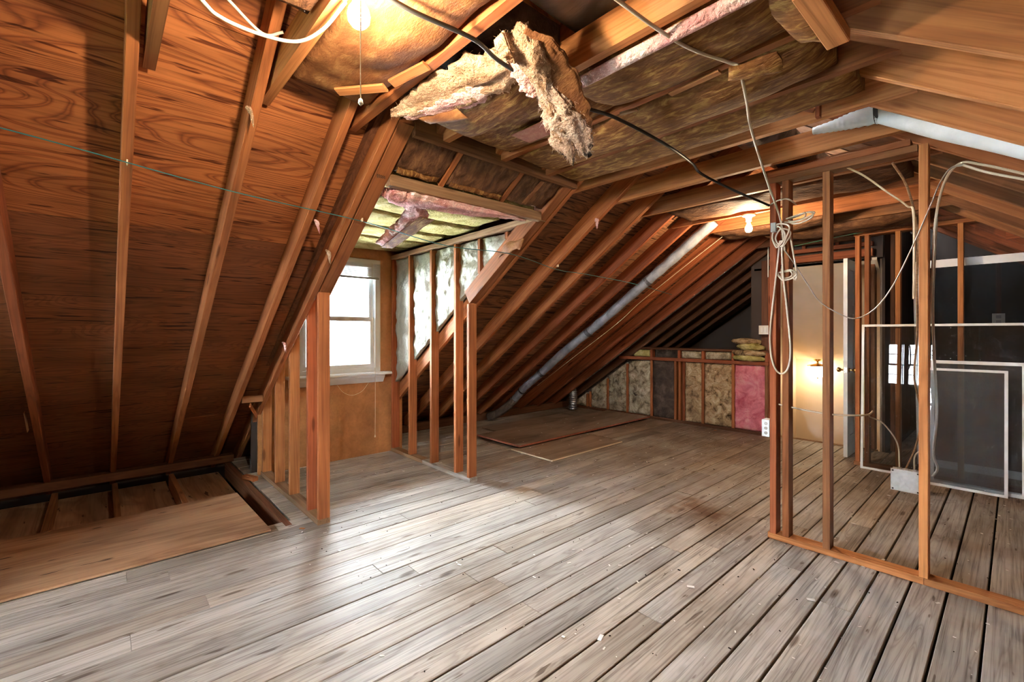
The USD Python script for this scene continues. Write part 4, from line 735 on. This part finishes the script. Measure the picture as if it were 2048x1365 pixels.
part(gd, 'black_end', tube([(-5.2, 4.76, .38), (-5.35, 4.72, .24), (-5.52, 4.66, .12), (-5.66, 4.60, .07)], [.062, .066, .066, .06], 16), 'black_paper', smooth=True, label='black plastic boot')
wdct = thing('flexible_duct', 'white flexible duct lying between the right slope rafters', 'duct', (0, 3.2, 2.4))
P = [(-.50, 3.10, 2.59), (-.25, 3.10, 2.43), (.03, 3.10, 2.255), (.4, 3.10, 2.0), (.9, 3.10, 1.66)]
part(wdct, 'sleeve', tube(P, [.05, .060, .062, .062, .062], 20, 10), 'duct_white', smooth=True)
P = spline([(-.49, 3.10, 2.585), (-.62, 3.105, 2.585), (-.70, 3.108, 2.585), (-.80, 3.112, 2.59)], 10); tb = tube(P, np.linspace(.055, .02, len(P)) * (1 + .06 * np.sin(np.arange(len(P)) * 2.1)), 20, 0)
gn = part(wdct, 'gathered_neck', tb, 'duct_white', smooth=True); part(gn, 'tie_band', tube([(-.49, 3.10, 2.588), (-.51, 3.10, 2.588)], .058, 18, 0), 'cable_black')
sd = thing('foil_duct', 'short crinkled foil duct in the eave corner by the knee wall', 'duct', (-5.41, 6.35, 0))
S = spline([(-5.42, 6.39, .02), (-5.41, 6.385, .2), (-5.42, 6.39, .33), (-5.5, 6.40, .42)], 14); tb = tube(S, .075 * (1 + .1 * np.sin(np.arange(len(S)) * 1.9)), 18, 0); part(sd, 'sleeve', tb, 'foil', smooth=True)
solo('foil_strip', 'thin crumpled foil strip along a rafter edge near the knee wall', 'foil', tube([(-2.4, 6.24, zl(-2.4) - .012), (-3.0, 6.24, zl(-3.0) - .014), (-3.6, 6.24, zl(-3.6) - .01), (-4.4, 6.24, zl(-4.4) - .016), (-5.0, 6.24, zl(-5) - .01)], .012, 7, 14, (1, .5)), 'foil')

# ================================================================== CEILING INSULATION
def cbatt(name, label, x0, x1, y0, y1, z, sag, m, seed, amp=.012, thick=.09, nu=44, nv=16, freq=6, skew=0., rag=.01, pw=.4):
    return solo(name, label, 'insulation', batt((x0, y0, z), (x1, y0, z), (x1 + skew, y1, z), (x0 + skew, y1, z), (0, 0, -1), thick, sag, amp, seed, nu, nv, freq, rag, pw), m, smooth=True)
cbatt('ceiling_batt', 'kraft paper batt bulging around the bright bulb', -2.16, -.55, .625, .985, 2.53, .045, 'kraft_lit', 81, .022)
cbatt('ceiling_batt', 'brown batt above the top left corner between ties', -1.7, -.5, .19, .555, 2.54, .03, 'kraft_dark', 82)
b2 = cbatt('ceiling_batt', 'wide brown paper batt with red print under the torn wool', -2.10, -1.28, 1.50, 1.885, 2.525, .06, 'kraft', 83, .018)
cbatt('ceiling_batt', 'brown paper batt below the pink strip, beside the white cable', -1.36, -.50, 1.505, 1.885, 2.525, .07, 'kraft', 84, .016)
cbatt('ceiling_batt', 'broad brown paper batt sagging below the ties, in the middle', -2.14, -.50, 1.935, 2.295, 2.525, .075, 'kraft', 85, .016)
cbatt('ceiling_batt', 'brown paper batt with curled far edge next to the bare ties', -2.17, -.47, 2.345, 2.62, 2.525, .05, 'kraft', 86, .012)
part(b2, 'printed_patch', batt((-1.80, 1.62, 2.452), (-1.50, 1.62, 2.447), (-1.50, 1.76, 2.447), (-1.80, 1.76, 2.452), (0, 0, -1), .002, .0, .003, 4, 8, 6), 'red_print')
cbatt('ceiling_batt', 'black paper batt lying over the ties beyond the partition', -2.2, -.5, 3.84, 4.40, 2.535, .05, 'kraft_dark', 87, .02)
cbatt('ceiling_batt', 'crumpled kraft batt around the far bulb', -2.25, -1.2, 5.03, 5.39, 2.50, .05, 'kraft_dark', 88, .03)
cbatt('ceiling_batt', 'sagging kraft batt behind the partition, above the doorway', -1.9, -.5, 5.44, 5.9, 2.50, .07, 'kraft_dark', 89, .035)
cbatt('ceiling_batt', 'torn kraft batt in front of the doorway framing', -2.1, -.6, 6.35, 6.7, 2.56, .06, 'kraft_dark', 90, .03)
cbatt('ceiling_batt', 'dull batt hidden over the near dormer header', -2.15, -1.3, 1.06, 1.45, 2.62, .02, 'black_paper', 91, .01)
# pink strip below the lit tie
solo('insulation_strip', 'pink insulation strip squeezed below the lit collar tie', 'insulation', batt((-1.24, 1.50, 2.485), (-.55, 1.495, 2.485), (-.55, 1.53, 2.45), (-1.24, 1.53, 2.45), (0, -1, -.5), .02, .012, .010, 93, 40, 8, 12), 'fibreglass_pale_pink', smooth=True)
solo('torn_paper', 'curl of brown paper hanging where two ceiling batts part', 'insulation', batt((-.76, 1.86, 2.455), (-.60, 1.87, 2.455), (-.62, 1.96, 2.42), (-.78, 1.93, 2.44), (0, -.2, -1), .004, .012, .02, 94, 14, 10, 9, .02), 'kraft', smooth=True)
hw = thing('hanging_wood_flap', 'paper covered board end hanging at the top right of the ceiling', 'insulation', (-.45, 1.8, 2.4))
part(hw, 'paper', batt((-.60, 1.55, 2.56), (-.42, 1.55, 2.50), (-.40, 1.93, 2.42), (-.52, 1.86, 2.44), (-.2, -.3, -1), .03, .03, .02, 95, 18, 12, 9, .02), 'kraft', smooth=True)
timber(hw, 'board_end', (-.44, 1.62, 2.47), (-.42, 1.93, 2.435), .07, .045, 'timber_pale')
# torn wool: strip, drape over the black cable, hanging flap
tw = thing('torn_insulation', 'torn tan wool draped over the black cable with a hanging ragged flap', 'insulation', (-1.4, 1.3, 2.4))
s1 = fluff([(-2.03, 1.05, 2.47), (-1.88, 1.10, 2.47), (-1.70, 1.14, 2.47), (-1.52, 1.18, 2.475), (-1.36, 1.20, 2.48), (-1.26, 1.19, 2.48)], [.012, .05, .085, .105, .085, .05], [.01, .022, .028, .032, .032, .025], (.25, 1, -.25), .030, 101, 44, 26, 15, .55)
part(tw, 'wool_strip', s1, 'fibreglass_tan', smooth=True)
s4 = fluff([(-1.98, 1.10, 2.445), (-1.80, 1.17, 2.44), (-1.62, 1.22, 2.445), (-1.46, 1.25, 2.45)], [.01, .045, .06, .02], [.006, .012, .014, .006], (.25, 1, 0), .020, 106, 30, 22, 18, .8)
part(tw, 'wool_fringe', s4, 'fibreglass_pale_pink', smooth=True, label='pinkish fringe')
roll = fluff([(-1.31, 1.14, 2.465), (-1.245, 1.135, 2.475), (-1.215, 1.185, 2.455), (-1.235, 1.26, 2.425), (-1.28, 1.33, 2.395)], [.04, .06, .055, .05, .03], [.022, .03, .03, .026, .016], (.85, .6, .0), .026, 102, 40, 20, 14, .3, .05)
part(tw, 'folded_roll', roll, 'fibreglass_tan', smooth=True)
part(tw, 'paper_back', fluff([(-1.20, 1.13, 2.475), (-1.165, 1.22, 2.45), (-1.185, 1.33, 2.41), (-1.225, 1.44, 2.36), (-1.265, 1.53, 2.31), (-1.29, 1.58, 2.285)], [.03, .05, .055, .06, .06, .04], [.006, .008, .008, .008, .008, .004], (.85, .6, 0), .014, 107, 30, 16, 10, .4, .03), 'kraft_lit', smooth=True)
s2 = fluff([(-1.255, 1.30, 2.415), (-1.285, 1.38, 2.375), (-1.30, 1.45, 2.335), (-1.32, 1.52, 2.295), (-1.335, 1.575, 2.262), (-1.345, 1.61, 2.24)], [.035, .06, .075, .085, .08, .05], [.018, .026, .026, .022, .016, .006], (.85, .6, .0), .034, 108, 60, 22, 14, .3, .10)
part(tw, 'hanging_flap', s2, 'fibreglass_pale', smooth=True)
s5 = fluff([(-1.30, 1.36, 2.37), (-1.325, 1.46, 2.315), (-1.35, 1.53, 2.275), (-1.365, 1.575, 2.25)], [.02, .045, .05, .025], [.01, .018, .014, .004], (.85, .6, .0), .028, 109, 40, 18, 16, .5, .09)
part(tw, 'hanging_flap', s5, 'fibreglass_tan', smooth=True)
s3 = fluff([(-1.285, 1.17, 2.46), (-1.31, 1.23, 2.43), (-1.325, 1.29, 2.40), (-1.33, 1.33, 2.375)], [.025, .04, .034, .012], [.012, .018, .016, .008], (.9, .5, 0), .022, 103, 26, 12, 18, .6)
part(tw, 'pink_tuft', s3, 'fibreglass_pale_pink', smooth=True, label='pink torn tuft')
part(tw, 'paper_edge', batt((-1.93, 1.13, 2.435), (-1.72, 1.21, 2.425), (-1.71, 1.27, 2.40), (-1.90, 1.19, 2.41), (0, -.3, -1), .004, .01, .008, 104, 16, 6, 12, .01), 'kraft_lit', smooth=True)
part(tw, 'paper_body', batt((-1.95, 1.20, 2.46), (-1.36, 1.24, 2.465), (-1.45, 1.50, 2.46), (-2.0, 1.50, 2.46), (0, 0, -1), .02, .035, .016, 105, 26, 14, 7, .015), 'kraft', smooth=True)
fibres(tw, s1, 'fibreglass_tan', 900, .016, 1, .3, .0004); fibres(tw, s2, 'fibreglass_pale', 1500, .022, 2, .9, .0004); fibres(tw, roll, 'fibreglass_tan', 500, .014, 4, .5, .0004)
for i, (pts, lab) in enumerate([([(-2.07, .80, 2.50), (-1.97, .86, 2.475), (-1.84, .92, 2.47)], 'folded paper lip of the bulb bay batt, left of the pull chain'), ([(-1.80, .93, 2.475), (-1.68, .965, 2.48), (-1.60, .98, 2.485)], 'split lath edge beside the pull chain')]):
    M, L = frame(pts[0], pts[-1], (0, .3, 1)); solo('wood_strip', lab, 'wood scrap', bar(L, .045, .012), 'timber_pale', M)
lumber('wood_strip', 'pale torn paper strip along the middle tie, beside the white cable', 'wood scrap', (-1.042, 1.90, 2.475), (-.814, 1.887, 2.475), .035, .01, 'timber_pale')
lumber('wood_strip', 'short pale stub lying across the black cable', 'wood scrap', (-1.303, 1.895, 2.478), (-1.218, 1.915, 2.478), .02, .014, 'timber_grey')
lumber('wood_scrap', 'dark stub of wood hanging from the right slope above the white duct', 'wood scrap', (-.67, 2.70, 2.68), (-.67, 2.69, 2.49), .02, .035, 'timber_red', up=(0, 1, 0))
lumber('wood_scrap', 'rough splinter sticking out over the first bare tie', 'wood scrap', (-.95, 2.71, 2.69), (-.69, 2.70, 2.535), .014, .02, 'timber_orange')
solo('conduit_strip', 'short white plastic strip left of the doubled partition posts', 'conduit', box(-2.25, -2.238, 6.685, 6.70, 2.157, 2.56), 'vinyl_white')
# insulation in the header bays above the dormer
for i, (a, b, lab) in enumerate([(1.28, 1.61, 'brown batt in the nearest bay between the dormer headers'), (1.66, 2.13, 'brown batt in the middle bay between the dormer headers'), (2.175, 2.55, 'brown batt in the farthest bay, with a tan glue streak')]):
    p = solo('header_batt', lab, 'insulation', batt((-2.48, a, 2.365), (-2.48, b, 2.365), (-2.24, b, 2.53), (-2.24, a, 2.53), (.55, 0, -.83), .05, .016, .022, 110 + i, 40, 26, 11), 'kraft_dark', smooth=True)
    if i == 2: part(p, 'glue_streak', batt((-2.45, 2.31, 2.362), (-2.45, 2.35, 2.362), (-2.27, 2.37, 2.485), (-2.27, 2.33, 2.485), (.55, 0, -.83), .002, .01, .004, 8, 6, 14, 20, .008), 'kraft_lit', smooth=True)
    if i < 2: part(p, 'crumpled_flange', batt((-2.475, a + .02, 2.355), (-2.475, b - .02, 2.355), (-2.44, b - .02, 2.375), (-2.44, a + .02, 2.375), (.55, 0, -.83), .004, .012, .022, 120 + i, 26, 6, 16, .01), 'kraft', smooth=True)
# dormer ceiling: yellow batts across, black gaps
ys = [(-4.97, -4.74), (-4.70, -4.32), (-4.28, -3.86), (-3.80, -3.40), (-3.34, -2.98), (-2.93, -2.56)]
labs = ['yellow ceiling batt against the window wall', 'pale yellow ceiling batt, second from the window', 'yellow ceiling batt, third from the window', 'yellow ceiling batt in the middle of the dormer', 'yellow ceiling batt behind the pink wool', 'brownish ceiling batt against the dormer header']
for i, (a, b) in enumerate(ys):
    solo('dormer_batt', labs[i], 'insulation', batt((a, 1.14 if b < -3 else 1.28, 2.37), (b, 1.14 if b < -3 else 1.28, 2.37), (b, 2.66 if b < -3 else 2.555, 2.38), (a, 2.66 if b < -3 else 2.555, 2.38), (0, 0, -1), .06, .03, .014, 130 + i, 10, 34, 7, .01), 'fibreglass_yellow', smooth=True)
pk = thing('pink_insulation', 'torn pink wool drooping from the dormer header', 'insulation', (-2.8, 1.6, 2.2))
p1 = fluff([(-2.60, 1.31, 2.27), (-2.62, 1.46, 2.265), (-2.58, 1.75, 2.27), (-2.56, 2.1, 2.275), (-2.55, 2.45, 2.285)], [.05, .11, .085, .05, .02], [.03, .05, .045, .03, .012], (1, 0, 0), .026, 141, 44, 24, 16, .4)
p2 = fluff([(-2.62, 1.52, 2.26), (-2.80, 1.62, 2.22), (-3.0, 1.66, 2.19), (-3.25, 1.70, 2.16), (-3.42, 1.70, 2.13)], [.06, .075, .075, .075, .05], [.03, .04, .045, .05, .03], (0, 1, 0), .026, 142, 44, 22, 16, .3)
part(pk, 'wool_strip', p1, 'fibreglass_pale_pink', smooth=True); part(pk, 'hanging_tongue', p2, 'fibreglass_pale_pink', smooth=True); fibres(pk, p2, 'fibreglass_pale_pink', 600, .014, 5, .4, .0004)
part(pk, 'paper_back', batt((-2.70, 1.60, 2.185), (-3.40, 1.66, 2.085), (-3.40, 1.76, 2.085), (-2.70, 1.72, 2.185), (0, 0, -1), .004, .01, .008, 144, 22, 6, 9, .01), 'kraft', smooth=True)
# silver batts in the right dormer cheek
for i, (a, b, lab) in enumerate([(-4.935, -4.575, 'pale crinkled batt beside the window in the right dormer wall'), (-4.53, -4.125, 'silvery batt, second from the window in the right dormer wall'), (-4.08, -3.69, 'silvery batt, third from the window in the right dormer wall'), (-3.645, -3.34, 'narrow silvery batt behind the tall stud of the right dormer wall'), (-3.29, -2.96, 'small silvery batt behind the short cripple studs')]):
    solo('cheek_batt', lab, 'insulation', batt((a, 2.61, zl(a) + .185), (b, 2.61, zl(b) + .185), (b, 2.61, 2.268), (a, 2.61, 2.268), (0, -1, 0), .035, .02, .03, 150 + i, 26, 60, 11), 'silver_kraft', smooth=True)
solo('torn_paper', 'torn brown paper flap on the right dormer trimmer', 'insulation', batt((-3.0, 2.55, 2.06), (-2.72, 2.55, 2.09), (-2.70, 2.56, 2.17), (-2.9, 2.56, 2.17), (0, -1, -.2), .003, .02, .02, 160, 16, 10, 11, .03), 'kraft_lit', smooth=True)
cbatt('ceiling_batt', 'grey paper scrap poking out above the upper dormer header', -2.15, -1.75, 1.96, 2.28, 2.56, .03, 'black_paper', 161, .03)
for i, (x, y, m, lab) in enumerate([(-2.42, 3.17, 'fibreglass_pale_pink', 'pink tuft caught on the first full rafter right of the dormer'), (-2.85, .98, 'fibreglass_pale_pink', 'pale tuft hanging on the plywood left of the dormer'), (-2.35, .51, 'fibreglass_tan', 'dusty tuft on the split rafter'), (-3.95, 1.10, 'fibreglass_pale_pink', 'flat pale tuft low on the left dormer rafter'), (-3.05, 1.12, 'fibreglass_tan', 'pale tuft on the left dormer rafter, higher up')]):
    z = zl(x) - .01; w = fluff([(x, y - .02, z + .02), (x, y, z), (x - .01, y + .012, z - .05)], [.003, .016, .009, .002], [.003, .007, .005, .002], (1, .4, 0), .012, 170 + i, 18, 9, 30, .6, .02); solo('wool_tuft', lab, 'insulation', w, m, smooth=True)
solo('teal_strip', 'thin green strand draped under the far kraft batts', 'line', tube([(-1.7, 5.9, 2.40), (-1.3, 5.85, 2.43), (-.9, 5.8, 2.45), (-.6, 5.78, 2.49)], .009, 6, 10, (1, .4)), 'teal_tape')

# ================================================================== SMALL THINGS ON THE FLOOR
g = np.random.default_rng(5); ch = []
for _ in range(520):
    x, y = (g.uniform(-3.4, .02), g.uniform(.9, 6.4)) if g.random() < .75 else (g.uniform(-4.9, -3.5), g.uniform(1.2, 6.4))
    s = abs(g.normal(0, .005)) + .0025; b = trimesh.creation.box((s * g.uniform(1, 2.6), s, .0015)); b.apply_transform(trimesh.transformations.rotation_matrix(g.uniform(0, 6.28), (0, 0, 1)))
    b.apply_translation((x, y, .0025 + (.055 if (-4.80 < x < -3.98 and y > 3.72) else .014 if (-4.04 < x < -3.38 and y > 3.64) else 0))); ch.append(b)
solo('floor_chips', 'scattered plaster chips and paint flakes on the floorboards', 'debris', cat_(ch), 'white_chip', kind='stuff')
ch = []
for _ in range(260):
    x, y = g.uniform(-3.5, .02), g.uniform(.9, 6.4); s = abs(g.normal(0, .0022)) + .0015; b = trimesh.creation.box((s * g.uniform(1, 2.2), s, .003)); b.apply_transform(trimesh.transformations.rotation_matrix(g.uniform(0, 6.28), (0, 0, 1))); b.apply_translation((x, y, .003)); ch.append(b)
solo('floor_dirt', 'dark dirt crumbs scattered over the floorboards', 'debris', cat_(ch), 'subfloor_black', kind='stuff')
for x, y, lab in [(-3.42, 1.06, 'tan wood chip on the floor by the left dormer post'), (-2.9, 6.55, 'small tan scrap at the foot of the mottled batts'), (-1.2, 2.4, 'white paint flake in the middle of the floor'), (-.72, 2.75, 'white flake before the partition plate')]:
    M, L = frame((x - .016, y, .004), (x + .016, y + .02, .005), (0, 0, 1)); solo('floor_scrap', lab, 'debris', bar(L, .02, .004), 'timber_pale' if 'tan' in lab else 'white_chip', M)

# ================================================================== OUTSIDE
solo('lawn', 'lawn far below the rear window', 'grass', box(-30, 30, -40, -3.6, -4.2, -4.0), 'lawn', kind='structure')
